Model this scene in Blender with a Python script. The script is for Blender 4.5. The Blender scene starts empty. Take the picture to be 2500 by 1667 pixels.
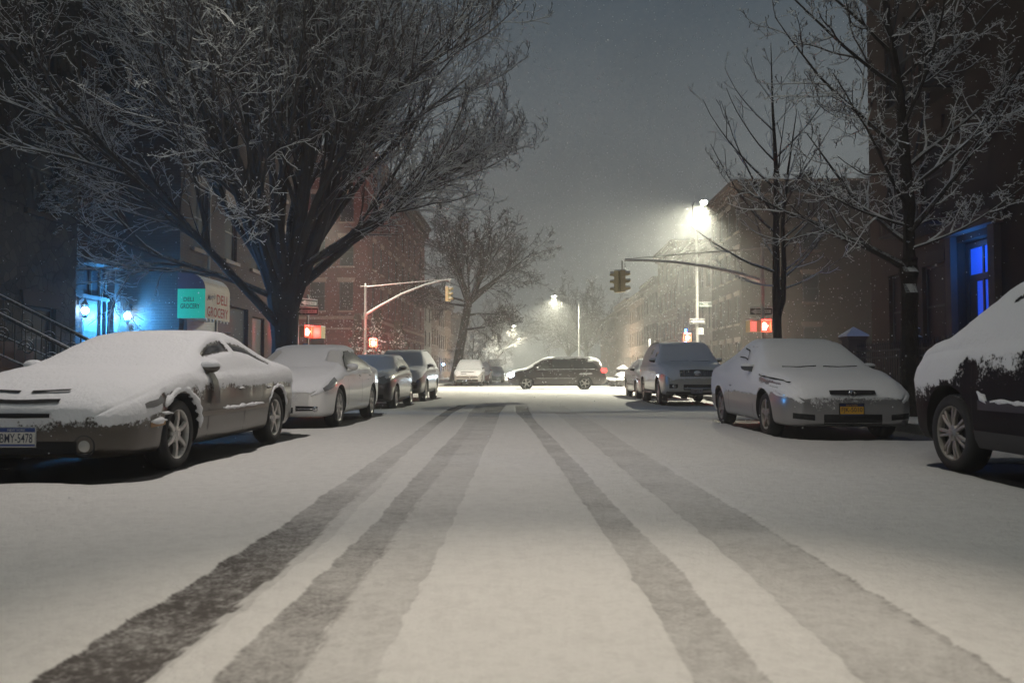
import bpy, bmesh, math, random
import numpy as np
from mathutils import Vector, noise as mnoise
from mathutils.bvhtree import BVHTree

R = math.radians
scene = bpy.context.scene
col = scene.collection

# ------------------------------------------------------------------ camera
cam_d = bpy.data.cameras.new('camera')
cam_d.lens = 28.0
cam_d.sensor_width = 36.0
cam_d.clip_start = 0.05
cam_d.clip_end = 3000
cam_d.dof.use_dof = True
cam_d.dof.focus_distance = 22.0
cam_d.dof.aperture_fstop = 2.8
cam = bpy.data.objects.new('camera', cam_d)
col.objects.link(cam)
cam.location = (0, 0, 0.92)
cam.rotation_euler = (R(90 + 2.224), 0, R(1.385))
scene.camera = cam

# ------------------------------------------------------------------ sky
world = bpy.data.worlds.new('World')
scene.world = world
world.use_nodes = True
wn, wl = world.node_tree.nodes, world.node_tree.links
wn.clear()
w_out = wn.new('ShaderNodeOutputWorld')
w_bg = wn.new('ShaderNodeBackground')
w_tc = wn.new('ShaderNodeTexCoord')
w_sep = wn.new('ShaderNodeSeparateXYZ')
w_ramp = wn.new('ShaderNodeValToRGB')
wl.new(w_tc.outputs['Generated'], w_sep.inputs[0])
wl.new(w_sep.outputs['Z'], w_ramp.inputs[0])
cr = w_ramp.color_ramp
cr.elements[0].position = 0.0
cr.elements[0].color = (0.195, 0.205, 0.195, 1)
cr.elements[1].position = 0.75
cr.elements[1].color = (0.018, 0.034, 0.058, 1)
e = cr.elements.new(0.22); e.color = (0.148, 0.160, 0.160, 1)
e = cr.elements.new(0.42); e.color = (0.064, 0.083, 0.100, 1)
w_no = wn.new('ShaderNodeTexNoise'); w_no.inputs['Scale'].default_value = 2.2; w_no.inputs['Detail'].default_value = 4
wl.new(w_tc.outputs['Generated'], w_no.inputs['Vector'])
w_mr = wn.new('ShaderNodeMapRange'); w_mr.inputs['To Min'].default_value = 0.72; w_mr.inputs['To Max'].default_value = 1.28
w_mr.inputs['From Min'].default_value = 0.25; w_mr.inputs['From Max'].default_value = 0.75
wl.new(w_no.outputs['Fac'], w_mr.inputs['Value'])
w_mx = wn.new('ShaderNodeVectorMath'); w_mx.operation = 'SCALE'
wl.new(w_ramp.outputs[0], w_mx.inputs[0]); wl.new(w_mr.outputs[0], w_mx.inputs['Scale'])
wl.new(w_mx.outputs[0], w_bg.inputs['Color'])
w_bg.inputs['Strength'].default_value = 1.12
wl.new(w_bg.outputs[0], w_out.inputs['Surface'])

scene.view_settings.view_transform = 'Standard'
scene.view_settings.look = 'None'
scene.view_settings.exposure = 0.0
scene.view_settings.gamma = 1.0
scene.render.engine = 'CYCLES'
cy = scene.cycles
cy.use_denoising = True
try:
    cy.denoiser = 'OPENIMAGEDENOISE'
except Exception:
    pass
cy.max_bounces = 6
cy.diffuse_bounces = 3
cy.glossy_bounces = 3
cy.transmission_bounces = 3
cy.volume_bounces = 1
cy.sample_clamp_indirect = 3.0
cy.sample_clamp_direct = 0.0
cy.use_adaptive_sampling = True
cy.adaptive_threshold = 0.02

LAMP_COL = (1.0, 0.965, 0.76)
HAZE_D = 0.0033
# watts of the street lights, and the lights that stand behind the camera
LP = dict(far_left=6000, far_right=42000, mid=36000, d1=22000, d2=9000)
BEHIND = [(6.4, 2.3, 9.2, (-5.8, 0), 'street light standing on the right pavement beside the camera', 2050, 34, 0),
          (-5.8, 8.0, 9.6, (3.0, 0), 'street light standing on the left pavement beside the silver sedan, above the picture', 1380, 96, 9)]
WARM = (1.0, 0.865, 0.72)
PALE = (1.0, 0.885, 0.85)

# ------------------------------------------------------------------ helpers
def tag(o, label=None, cat=None, group=None, kind=None):
    if label: o['label'] = label
    if cat: o['category'] = cat
    if group: o['group'] = group
    if kind: o['kind'] = kind
    return o

def empty(name, loc=(0, 0, 0), rz=0.0, label=None, cat=None, group=None, parent=None):
    o = bpy.data.objects.new(name, None)
    o.empty_display_size = 0.2
    col.objects.link(o)
    o.location = loc
    o.rotation_euler = (0, 0, rz)
    if parent is not None: o.parent = parent
    return tag(o, label, cat, group)

def link_mesh(name, me, parent=None, loc=None, rot=None):
    o = bpy.data.objects.new(name, me)
    col.objects.link(o)
    if parent is not None: o.parent = parent
    if loc is not None: o.location = loc
    if rot is not None: o.rotation_euler = rot
    return o

def copy_tree(o, parent=None):
    c = o.copy()
    col.objects.link(c)
    if parent is not None: c.parent = parent
    for ch in list(o.children):
        copy_tree(ch, c)
    return c

class MB:
    def __init__(self):
        self.v, self.f, self.m = [], [], []
    def add(self, vs, fs, m=0):
        b = len(self.v)
        self.v.extend([tuple(p) for p in vs])
        for f in fs:
            self.f.append(tuple(b + i for i in f)); self.m.append(m)
    def box(self, x0, x1, y0, y1, z0, z1, m=0):
        vs = [(x0, y0, z0), (x1, y0, z0), (x1, y1, z0), (x0, y1, z0), (x0, y0, z1), (x1, y0, z1), (x1, y1, z1), (x0, y1, z1)]
        self.add(vs, [(0, 3, 2, 1), (4, 5, 6, 7), (0, 1, 5, 4), (1, 2, 6, 5), (2, 3, 7, 6), (3, 0, 4, 7)], m)
    def hexa(self, pts, m=0):
        self.add(pts, [(0, 3, 2, 1), (4, 5, 6, 7), (0, 1, 5, 4), (1, 2, 6, 5), (2, 3, 7, 6), (3, 0, 4, 7)], m)
    def tube(self, pts, rad, n=8, m=0, caps=True):
        pts = [Vector(p) for p in pts]
        k = len(pts)
        if not hasattr(rad, '__len__'): rad = [rad] * k
        vs, fs = [], []
        ref = None
        for i in range(k):
            d = (pts[min(i + 1, k - 1)] - pts[max(i - 1, 0)])
            if d.length < 1e-9: d = Vector((0, 0, 1))
            d.normalize()
            if ref is None:
                ref = Vector((0, 0, 1)) if abs(d.z) < 0.9 else Vector((1, 0, 0))
            a = d.cross(ref)
            if a.length < 1e-6: a = d.cross(Vector((0, 1, 0)))
            a.normalize(); b = a.cross(d); ref = b
            for j in range(n):
                t = 2 * math.pi * j / n
                vs.append(pts[i] + a * (math.cos(t) * rad[i]) + b * (math.sin(t) * rad[i]))
        for i in range(k - 1):
            for j in range(n):
                j2 = (j + 1) % n
                fs.append((i * n + j, i * n + j2, (i + 1) * n + j2, (i + 1) * n + j))
        if caps:
            fs.append(tuple(range(n - 1, -1, -1)))
            fs.append(tuple((k - 1) * n + j for j in range(n)))
        self.add(vs, fs, m)
    def lathe(self, prof, n=32, axis='z', c=(0, 0, 0), m=0):
        vs, fs = [], []
        k = len(prof)
        for r, h in prof:
            for j in range(n):
                t = 2 * math.pi * j / n
                a, b = r * math.cos(t), r * math.sin(t)
                if axis == 'z': p = (a, b, h)
                elif axis == 'y': p = (a, h, b)
                else: p = (h, a, b)
                vs.append((p[0] + c[0], p[1] + c[1], p[2] + c[2]))
        for i in range(k - 1):
            for j in range(n):
                j2 = (j + 1) % n
                q = (i * n + j, i * n + j2, (i + 1) * n + j2, (i + 1) * n + j)
                fs.append(q)
        self.add(vs, fs, m)
    def ball(self, c, r, n=10, m=0, sx=1, sy=1, sz=1):
        vs, fs = [], []
        h = n // 2 + 1
        for i in range(h + 1):
            ph = math.pi * i / h
            for j in range(n):
                t = 2 * math.pi * j / n
                vs.append((c[0] + r * sx * math.sin(ph) * math.cos(t), c[1] + r * sy * math.sin(ph) * math.sin(t), c[2] + r * sz * math.cos(ph)))
        for i in range(h):
            for j in range(n):
                j2 = (j + 1) % n
                fs.append((i * n + j, (i + 1) * n + j, (i + 1) * n + j2, i * n + j2))
        self.add(vs, fs, m)
    def prism(self, poly, y0, y1, m=0):
        """polygon in x,z extruded along y"""
        n = len(poly)
        vs = [(x, y0, z) for x, z in poly] + [(x, y1, z) for x, z in poly]
        fs = [tuple(range(n)), tuple(range(2 * n - 1, n - 1, -1))]
        for i in range(n):
            j = (i + 1) % n
            fs.append((i, i + n, j + n, j))
        self.add(vs, fs, m)
    def build(self, name, mats, parent=None, smooth=False, loc=None, rot=None, fix=True):
        me = bpy.data.meshes.new(name)
        me.from_pydata(self.v, [], self.f)
        if not isinstance(mats, (list, tuple)): mats = [mats]
        for mt in mats: me.materials.append(mt)
        if len(mats) > 1:
            me.polygons.foreach_set('material_index', self.m)
        if smooth:
            me.polygons.foreach_set('use_smooth', [True] * len(me.polygons))
        if fix and len(self.f) < 60000:
            bm = bmesh.new(); bm.from_mesh(me)
            bmesh.ops.recalc_face_normals(bm, faces=bm.faces)
            bm.to_mesh(me); bm.free()
        me.update()
        return link_mesh(name, me, parent, loc, rot)

# ------------------------------------------------------------------ materials
SNOW = (0.80, 0.81, 0.83, 1)

def nd(nt, typ, **kw):
    n = nt.nodes.new(typ)
    for k, v in kw.items():
        if k in n.inputs: n.inputs[k].default_value = v
        else: setattr(n, k, v)
    return n

def setin(n, name, v):
    if name in n.inputs: n.inputs[name].default_value = v

def mathn(nt, op, a, b=None, clamp=False):
    n = nt.nodes.new('ShaderNodeMath'); n.operation = op; n.use_clamp = clamp
    for i, x in enumerate((a, b)):
        if x is None: continue
        if isinstance(x, (int, float)): n.inputs[i].default_value = x
        else: nt.links.new(x, n.inputs[i])
    return n.outputs[0]

def smooth(nt, x, lo, hi):
    n = nt.nodes.new('ShaderNodeMapRange'); n.interpolation_type = 'SMOOTHSTEP'
    n.inputs['From Min'].default_value = lo; n.inputs['From Max'].default_value = hi
    nt.links.new(x, n.inputs['Value'])
    return n.outputs[0]

def noise_tex(nt, vec, scale, detail=3, rough=0.55, dims=None):
    n = nt.nodes.new('ShaderNodeTexNoise')
    n.inputs['Scale'].default_value = scale
    n.inputs['Detail'].default_value = detail
    n.inputs['Roughness'].default_value = rough
    if vec is not None: nt.links.new(vec, n.inputs['Vector'])
    return n.outputs['Fac']

def mixc(nt, fac, a, b, blend='MIX'):
    n = nt.nodes.new('ShaderNodeMix'); n.data_type = 'RGBA'; n.blend_type = blend
    if isinstance(fac, (int, float)): n.inputs[0].default_value = fac
    else: nt.links.new(fac, n.inputs[0])
    for i, x in ((6, a), (7, b)):
        if isinstance(x, (tuple, list)): n.inputs[i].default_value = x
        else: nt.links.new(x, n.inputs[i])
    return n.outputs[2]

MATS = {}
def mat(name, color=(0.5, 0.5, 0.5), rough=0.6, metal=0.0, var=0.0, vscale=3.0, snow=None, attr=None, bump=0.0, bscale=40.0,
        tex=None, coat=0.0, tex_scale=1.0, emit=None, spec=None):
    if name in MATS: return MATS[name]
    m = bpy.data.materials.new(name); m.use_nodes = True
    nt = m.node_tree; nt.nodes.clear(); L = nt.links.new
    out = nt.nodes.new('ShaderNodeOutputMaterial')
    bs = nt.nodes.new('ShaderNodeBsdfPrincipled')
    L(bs.outputs[0], out.inputs['Surface'])
    bs.inputs['Roughness'].default_value = rough
    bs.inputs['Metallic'].default_value = metal
    if coat: setin(bs, 'Coat Weight', coat); setin(bs, 'Coat Roughness', 0.08)
    if spec is not None: setin(bs, 'Specular IOR Level', spec)
    tc = nt.nodes.new('ShaderNodeTexCoord'); P = tc.outputs['Object']
    geo = nt.nodes.new('ShaderNodeNewGeometry')
    base = tuple(color) + (1,)
    hgt = None
    if tex == 'brick':
        mp = nt.nodes.new('ShaderNodeMapping'); L(P, mp.inputs[0])
        # choose the wall direction: use u = x + y so both walls of a corner get courses
        sp = nt.nodes.new('ShaderNodeSeparateXYZ'); L(P, sp.inputs[0])
        cb = nt.nodes.new('ShaderNodeCombineXYZ')
        L(mathn(nt, 'ADD', sp.outputs[0], sp.outputs[1]), cb.inputs[0]); L(sp.outputs[2], cb.inputs[1])
        bk = nt.nodes.new('ShaderNodeTexBrick')
        L(cb.outputs[0], bk.inputs['Vector'])
        bk.inputs['Scale'].default_value = tex_scale
        bk.inputs['Brick Width'].default_value = 0.22
        bk.inputs['Row Height'].default_value = 0.075
        bk.inputs['Mortar Size'].default_value = 0.008
        bk.inputs['Color1'].default_value = base
        bk.inputs['Color2'].default_value = tuple(c * 0.62 for c in color) + (1,)
        bk.inputs['Mortar'].default_value = tuple(min(1, c * 0.9 + 0.03) for c in color) + (1,)
        base = bk.outputs['Color']
        hgt = bk.outputs['Fac']
    elif tex == 'stone':
        vo = nt.nodes.new('ShaderNodeTexVoronoi'); vo.inputs['Scale'].default_value = tex_scale
        L(P, vo.inputs['Vector'])
        vd = nt.nodes.new('ShaderNodeTexVoronoi'); vd.feature = 'DISTANCE_TO_EDGE'; vd.inputs['Scale'].default_value = tex_scale
        L(P, vd.inputs['Vector'])
        hs = nt.nodes.new('ShaderNodeSeparateColor'); L(vo.outputs['Color'], hs.inputs[0])
        c1 = mixc(nt, hs.outputs[0], tuple(c * 0.55 for c in color) + (1,), tuple(min(1, c * 1.5) for c in color) + (1,))
        eg = smooth(nt, vd.outputs['Distance'], 0.01, 0.06)
        base = mixc(nt, eg, tuple(c * 0.3 for c in color) + (1,), c1)
        hgt = eg
    if var > 0:
        f = noise_tex(nt, P, vscale, 5, 0.6)
        dk = mixc(nt, 1.0, base, (0.45, 0.45, 0.45, 1), 'MULTIPLY')
        base = mixc(nt, mathn(nt, 'MULTIPLY', smooth(nt, f, 0.35, 0.75), var), base, dk)
    mask = None
    if snow is not None or attr is not None:
        fine = noise_tex(nt, P, 38.0, 4, 0.65)
        mid = noise_tex(nt, P, 9.0, 3, 0.6)
        nn = mathn(nt, 'ADD', mathn(nt, 'MULTIPLY', mathn(nt, 'SUBTRACT', fine, 0.5), 1.1), mathn(nt, 'MULTIPLY', mathn(nt, 'SUBTRACT', mid, 0.5), 0.7))
        if attr is not None:
            at = nt.nodes.new('ShaderNodeAttribute'); at.attribute_name = attr
            mask = smooth(nt, mathn(nt, 'ADD', at.outputs['Fac'], nn), 0.36, 0.60)
        else:
            sx = nt.nodes.new('ShaderNodeSeparateXYZ'); L(geo.outputs['Normal'], sx.inputs[0])
            t, s = snow
            mask = smooth(nt, mathn(nt, 'ADD', sx.outputs[2], mathn(nt, 'MULTIPLY', nn, 0.5)), t - s, t + s)
        base = mixc(nt, mask, base, SNOW)
        ro = nt.nodes.new('ShaderNodeMix'); ro.data_type = 'FLOAT'
        L(mask, ro.inputs[0]); ro.inputs[2].default_value = rough; ro.inputs[3].default_value = 0.75
        L(ro.outputs[0], bs.inputs['Roughness'])
        L(mathn(nt, 'MULTIPLY', mathn(nt, 'SUBTRACT', 1.0, mask), metal), bs.inputs['Metallic'])
        if coat: L(mathn(nt, 'MULTIPLY', mathn(nt, 'SUBTRACT', 1.0, mask), coat), bs.inputs['Coat Weight'])
    if isinstance(base, tuple): bs.inputs['Base Color'].default_value = base
    else: L(base, bs.inputs['Base Color'])
    hh = None
    if bump > 0: hh = mathn(nt, 'MULTIPLY', noise_tex(nt, P, bscale, 4, 0.6), bump)
    if hgt is not None:
        h2 = mathn(nt, 'MULTIPLY', hgt, 0.012 if tex == 'stone' else -0.006)
        hh = h2 if hh is None else mathn(nt, 'ADD', hh, h2)
    if mask is not None:
        sn = mathn(nt, 'MULTIPLY', mask, mathn(nt, 'ADD', 0.010, mathn(nt, 'MULTIPLY', noise_tex(nt, P, 26.0, 4, 0.65), 0.014)))
        hh = sn if hh is None else mathn(nt, 'ADD', hh, sn)
    if hh is not None:
        bp = nt.nodes.new('ShaderNodeBump'); bp.inputs['Strength'].default_value = 0.8
        bp.inputs['Distance'].default_value = 1.0
        L(hh, bp.inputs['Height']); L(bp.outputs[0], bs.inputs['Normal'])
    if emit is not None:
        bs.inputs['Emission Color'].default_value = tuple(emit[:3]) + (1,)
        bs.inputs['Emission Strength'].default_value = emit[3]
    MATS[name] = m
    return m

M_snow = mat('snow', (0.80, 0.81, 0.83), 0.8, bump=0.02, bscale=22)
M_black = mat('black_rubber', (0.012, 0.012, 0.013), 0.75, var=0.3)
M_dark = mat('dark_cavity', (0.006, 0.006, 0.007), 0.9)
M_tyre = mat('tyre_rubber', (0.018, 0.018, 0.019), 0.8, snow=(1.05, 0.35), bump=0.004, bscale=60)
M_rim = mat('alloy_rim', (0.62, 0.60, 0.57), 0.42, 0.5, var=0.5, vscale=8, snow=(0.95, 0.35))
M_rim_dark = mat('dark_alloy_rim', (0.30, 0.28, 0.25), 0.5, 0.5, var=0.6, vscale=8, snow=(0.95, 0.35))  # darker alloy tone, mottled by noise
M_glass = mat('dark_glass', (0.010, 0.012, 0.014), 0.12, 0.0, snow=(0.98, 0.42), spec=0.5)
M_glass_frost = mat('frosted_glass', (0.030, 0.031, 0.031), 0.3, snow=(0.98, 0.5))
M_chrome = mat('chrome_trim', (0.62, 0.62, 0.62), 0.18, 1.0)
M_lens = mat('lamp_lens', (0.30, 0.30, 0.29), 0.12, 0.4, snow=(0.95, 0.35), coat=0.6)
M_lens_snow = mat('snowy_lamp_lens', (0.12, 0.12, 0.12), 0.2, 0.2, snow=(-0.5, 0.30))
M_galv = mat('galvanised_steel', (0.34, 0.34, 0.33), 0.5, 0.3, var=0.3, snow=(0.35, 0.25))
M_iron = mat('black_iron', (0.02, 0.022, 0.024), 0.5, 0.2, snow=(0.5, 0.25))
M_bark = mat('dark_bark', (0.030, 0.024, 0.020), 0.9, var=0.6, vscale=7, snow=(0.52, 0.22), bump=0.05, bscale=18)
M_twig = mat('snowy_twig', (0.060, 0.048, 0.045), 0.9, snow=(0.04, 0.28))
M_twig_far = mat('bare_twig', (0.045, 0.033, 0.030), 0.9, snow=(0.62, 0.2))
M_conc = mat('concrete', (0.30, 0.29, 0.28), 0.85, var=0.4, snow=(0.45, 0.25), bump=0.01)
M_white_paint = mat('white_paint', (0.78, 0.78, 0.76), 0.5)
M_black_paint = mat('black_paint', (0.015, 0.015, 0.016), 0.5)

def emat(name, colr, strength, base=(0.5, 0.5, 0.5)):
    return mat(name, base, 0.4, emit=tuple(colr) + (strength,))

def add_light(name, parent, loc, colr, power, radius=0.12, typ='POINT', rot=None, spot=None, blend=0.6):
    ld = bpy.data.lights.new(name, typ)
    ld.color = colr; ld.energy = power
    ld.shadow_soft_size = radius
    if typ == 'SPOT':
        ld.spot_size = R(spot); ld.spot_blend = blend
    o = bpy.data.objects.new(name, ld); col.objects.link(o)
    o.location = loc
    if rot: o.rotation_euler = rot
    if parent is not None: o.parent = parent
    return o

def text_mesh(name, body, mt, parent, width, height, loc, rot, bold=0.0, shear=0.0, extrude=0.002):
    """letters as a mesh fitted to width x height, lying in local x/y, centred"""
    cu = bpy.data.curves.new(name, 'FONT')
    cu.body = body; cu.size = 1.0; cu.extrude = 0.0; cu.offset = bold; cu.shear = shear
    cu.resolution_u = 3
    cu.align_x = 'CENTER'; cu.align_y = 'CENTER'
    t = bpy.data.objects.new('tmp_text', cu); col.objects.link(t)
    bpy.context.view_layer.update()
    dg = bpy.context.evaluated_depsgraph_get()
    me = bpy.data.meshes.new_from_object(t.evaluated_get(dg))
    bpy.data.objects.remove(t)
    n = len(me.vertices)
    co = np.zeros(n * 3); me.vertices.foreach_get('co', co); co = co.reshape(-1, 3)
    mn, mx = co.min(0), co.max(0)
    c = (mn + mx) / 2
    co -= c
    co[:, 0] *= width / max(1e-6, mx[0] - mn[0]); co[:, 1] *= height / max(1e-6, mx[1] - mn[1])
    me.vertices.foreach_set('co', co.ravel()); me.update()
    me.materials.clear(); me.materials.append(mt)
    me.name = name
    return link_mesh(name, me, parent, loc, rot)

def sst(x, a, b):
    t = np.clip((np.asarray(x, float) - a) / (b - a), 0, 1)
    return t * t * (3 - 2 * t)

def vnoise(P, scale, seed=0.0):
    """noise in -1..1 for an array of points"""
    return np.array([mnoise.noise(Vector((p[0] * scale + seed, p[1] * scale + seed * 0.7, p[2] * scale))) for p in P])

# ------------------------------------------------------------------ setting: streets
NEAR_CURB, FAR_CURB = 33.0, 46.5
CURB_L, CURB_R = -5.35, 5.75

# tyre tracks measured on the road, (y, x) of the left edge and of the right edge, (y, strength)
TRACKS = [
    ([(-20, -1.46), (2.4, -1.46), (4.7, -1.46), (6.4, -1.54), (10, -1.67), (15.6, -1.91), (19.7, -2.04), (21.8, -1.98)],
     [(-20, -1.13), (2.4, -1.13), (3.9, -1.15), (6.0, -1.28), (8.7, -1.38), (13.2, -1.58), (17.7, -1.75), (21.8, -1.76)],
     [(-20, 1), (2.4, .88), (3.4, .78), (4.6, .58), (6, .42), (9, .34), (13, .34), (15, .5), (19, .7), (21.6, .62), (22, 0)]),
    ([(-20, -1.13), (2.4, -1.13), (3.9, -1.15), (6.0, -1.28), (9, -1.40)],
     [(-20, -1.08), (2.4, -1.08), (3.3, -1.07), (4.3, -1.08), (6.0, -1.17), (9, -1.33)],
     [(-20, .3), (2.4, .3), (6, .3), (8, .15), (9, 0)]),
    ([(-20, -.93), (2.4, -.93), (5, -.94), (6.8, -1.0), (9.75, -1.07), (13.2, -1.15), (18.1, -1.39), (22, -1.5)],
     [(-20, -.66), (2.4, -.68), (3.3, -.73), (5.9, -.79), (8.8, -.84), (14, -.95), (22, -1.2)],
     [(-20, .55), (2.4, .55), (4, .52), (8, .42), (14, .34), (18, .4), (21, .45), (22.4, 0)]),
    ([(-20, -.68), (2.4, -.68), (3.3, -.73), (5.9, -.79), (8.8, -.84), (14, -.95), (22, -1.2)],
     [(-20, -.45), (2.4, -.45), (5.2, -.47), (8, -.52), (13.7, -.6), (18, -.7), (22, -.72)],
     [(-20, .30), (2.4, .32), (8, .30), (14, .32), (17, .45), (19, .62), (21.3, .6), (22.3, 0)]),
    ([(-20, .48), (2.4, .48), (3.6, .44), (4.6, .40), (6.1, .33), (9, .19), (13.7, -.06), (18, -.35), (20.6, -.42), (24, -.45)],
     [(-20, .68), (2.4, .70), (3.5, .68), (4.3, .63), (5.6, .56), (7.3, .48), (9.8, .36), (15, .06), (20.6, -.10), (24, -.12)],
     [(-20, .42), (2.4, .42), (6, .40), (10, .38), (15, .44), (19, .6), (21, .6), (22, .2), (23, 0)]),
    ([(-20, .97), (2.4, .97), (4.7, .94), (7.5, .84), (10.2, .78), (19, .47), (22, .42)],
     [(-20, 1.40), (2.8, 1.40), (4.1, 1.37), (6.9, 1.29), (9.3, 1.21), (13, 1.17), (19, .92), (22, .85)],
     [(-20, .34), (2.4, .36), (6, .33), (12, .28), (19, .22), (21, .28), (22, 0)]),
    ([(-20, 1.38), (2.4, 1.38), (4.1, 1.36), (6.9, 1.28), (10, 1.18)], [(-20, 1.41), (2.8, 1.41), (4.1, 1.385), (6.9, 1.30), (10, 1.22)],
     [(-20, .5), (2.4, .5), (6, .42), (9, .2), (10, 0)]),
    ([(8, .55), (10, .42), (14, .2), (20, .0)], [(8, .72), (10, .58), (14, .34), (20, .1)], [(6, 0), (8, .12), (12, .14), (20, 0)]),
]
# bare asphalt under the parked cars: x0, x1, y0, y1
BARE = []

M_road = None
def road_material():
    m = bpy.data.materials.new('snowy_road'); m.use_nodes = True
    nt = m.node_tree; nt.nodes.clear(); L = nt.links.new
    out = nt.nodes.new('ShaderNodeOutputMaterial'); bs = nt.nodes.new('ShaderNodeBsdfPrincipled')
    L(bs.outputs[0], out.inputs['Surface'])
    tc = nt.nodes.new('ShaderNodeTexCoord'); P = tc.outputs['Object']
    at = nt.nodes.new('ShaderNodeAttribute'); at.attribute_name = 'slush'
    ab = nt.nodes.new('ShaderNodeAttribute'); ab.attribute_name = 'bare'
    fine = noise_tex(nt, P, 55, 4, 0.7)
    mid = noise_tex(nt, P, 14, 4, 0.65)
    big = noise_tex(nt, P, 1.3, 3, 0.6)
    wear = mathn(nt, 'ADD', mathn(nt, 'MULTIPLY', mathn(nt, 'SUBTRACT', fine, 0.5), 0.75), mathn(nt, 'MULTIPLY', mathn(nt, 'SUBTRACT', mid, 0.5), 0.55))
    ash = nt.nodes.new('ShaderNodeAttribute'); ash.attribute_name = 'shape'
    edge = smooth(nt, mathn(nt, 'ADD', ash.outputs['Fac'], mathn(nt, 'MULTIPLY', wear, 0.65)), 0.34, 0.66)
    s0 = mathn(nt, 'MULTIPLY', at.outputs['Fac'], edge)
    s = mathn(nt, 'ADD', s0, mathn(nt, 'MULTIPLY', wear, mathn(nt, 'MULTIPLY', mathn(nt, 'MULTIPLY', s0, s0), 2.6)), True)
    snowc = mixc(nt, mathn(nt, 'MULTIPLY', big, 0.5), (0.80, 0.795, 0.77, 1), (0.70, 0.69, 0.67, 1))
    snowc = mixc(nt, mathn(nt, 'MULTIPLY', smooth(nt, mid, 0.40, 0.72), 0.34), snowc, (0.55, 0.54, 0.52, 1))
    snowc = mixc(nt, mathn(nt, 'MULTIPLY', smooth(nt, fine, 0.48, 0.70), 0.30), snowc, (0.50, 0.48, 0.47, 1))
    slush = mixc(nt, smooth(nt, s, 0.05, 1.0), snowc, (0.095, 0.085, 0.080, 1))
    b = smooth(nt, mathn(nt, 'ADD', ab.outputs['Fac'], mathn(nt, 'MULTIPLY', wear, 0.5)), 0.42, 0.58)
    colr = mixc(nt, b, slush, (0.012, 0.012, 0.013, 1))
    L(colr, bs.inputs['Base Color'])
    rr = nt.nodes.new('ShaderNodeMix'); rr.data_type = 'FLOAT'; L(b, rr.inputs[0]); rr.inputs[2].default_value = 0.75; rr.inputs[3].default_value = 0.55
    L(rr.outputs[0], bs.inputs['Roughness'])
    setin(bs, 'Specular IOR Level', 0.3)
    h = mathn(nt, 'ADD', mathn(nt, 'MULTIPLY', mid, 0.030), mathn(nt, 'MULTIPLY', fine, 0.022))
    bp = nt.nodes.new('ShaderNodeBump'); bp.inputs['Strength'].default_value = 0.75; bp.inputs['Distance'].default_value = 1.0
    L(h, bp.inputs['Height']); L(bp.outputs[0], bs.inputs['Normal'])
    return m
M_road = road_material()

def grid_sheet(name, X, Y, zfun, attrs=None, mt=None, kind='structure'):
    nx, ny = len(X), len(Y)
    gx, gy = np.meshgrid(X, Y)
    gx, gy = gx.ravel(), gy.ravel()
    z, at = zfun(gx, gy)
    co = np.stack([gx, gy, z], 1)
    me = bpy.data.meshes.new(name)
    idx = np.arange(nx * ny).reshape(ny, nx)
    q = np.stack([idx[:-1, :-1], idx[:-1, 1:], idx[1:, 1:], idx[1:, :-1]], -1).reshape(-1, 4)
    me.vertices.add(nx * ny); me.vertices.foreach_set('co', co.ravel())
    me.loops.add(q.size); me.loops.foreach_set('vertex_index', q.ravel().astype(np.int32))
    me.polygons.add(len(q)); me.polygons.foreach_set('loop_start', np.arange(0, q.size, 4, dtype=np.int32))
    me.polygons.foreach_set('loop_total', np.full(len(q), 4, np.int32))
    me.polygons.foreach_set('use_smooth', np.ones(len(q), bool))
    me.update(calc_edges=True); me.validate()
    for k, a in at.items():
        la = me.attributes.new(k, 'FLOAT', 'POINT'); la.data.foreach_set('value', np.asarray(a, np.float32))
    me.materials.append(mt)
    o = link_mesh(name, me)
    tag(o, kind=kind)
    return o

def np_noise2(x, y, scale, seed):
    """cheap smooth value noise, vectorised, -1..1"""
    rng = np.random.RandomState(seed)
    tab = rng.rand(256, 256) * 2 - 1
    fx, fy = x * scale + 1000.3, y * scale + 1000.7
    ix, iy = np.floor(fx).astype(int), np.floor(fy).astype(int)
    u, v = fx - ix, fy - iy
    u, v = u * u * (3 - 2 * u), v * v * (3 - 2 * v)
    a = tab[ix % 256, iy % 256]; b = tab[(ix + 1) % 256, iy % 256]
    c = tab[ix % 256, (iy + 1) % 256]; d = tab[(ix + 1) % 256, (iy + 1) % 256]
    return (a * (1 - u) + b * u) * (1 - v) + (c * (1 - u) + d * u) * v

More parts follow.
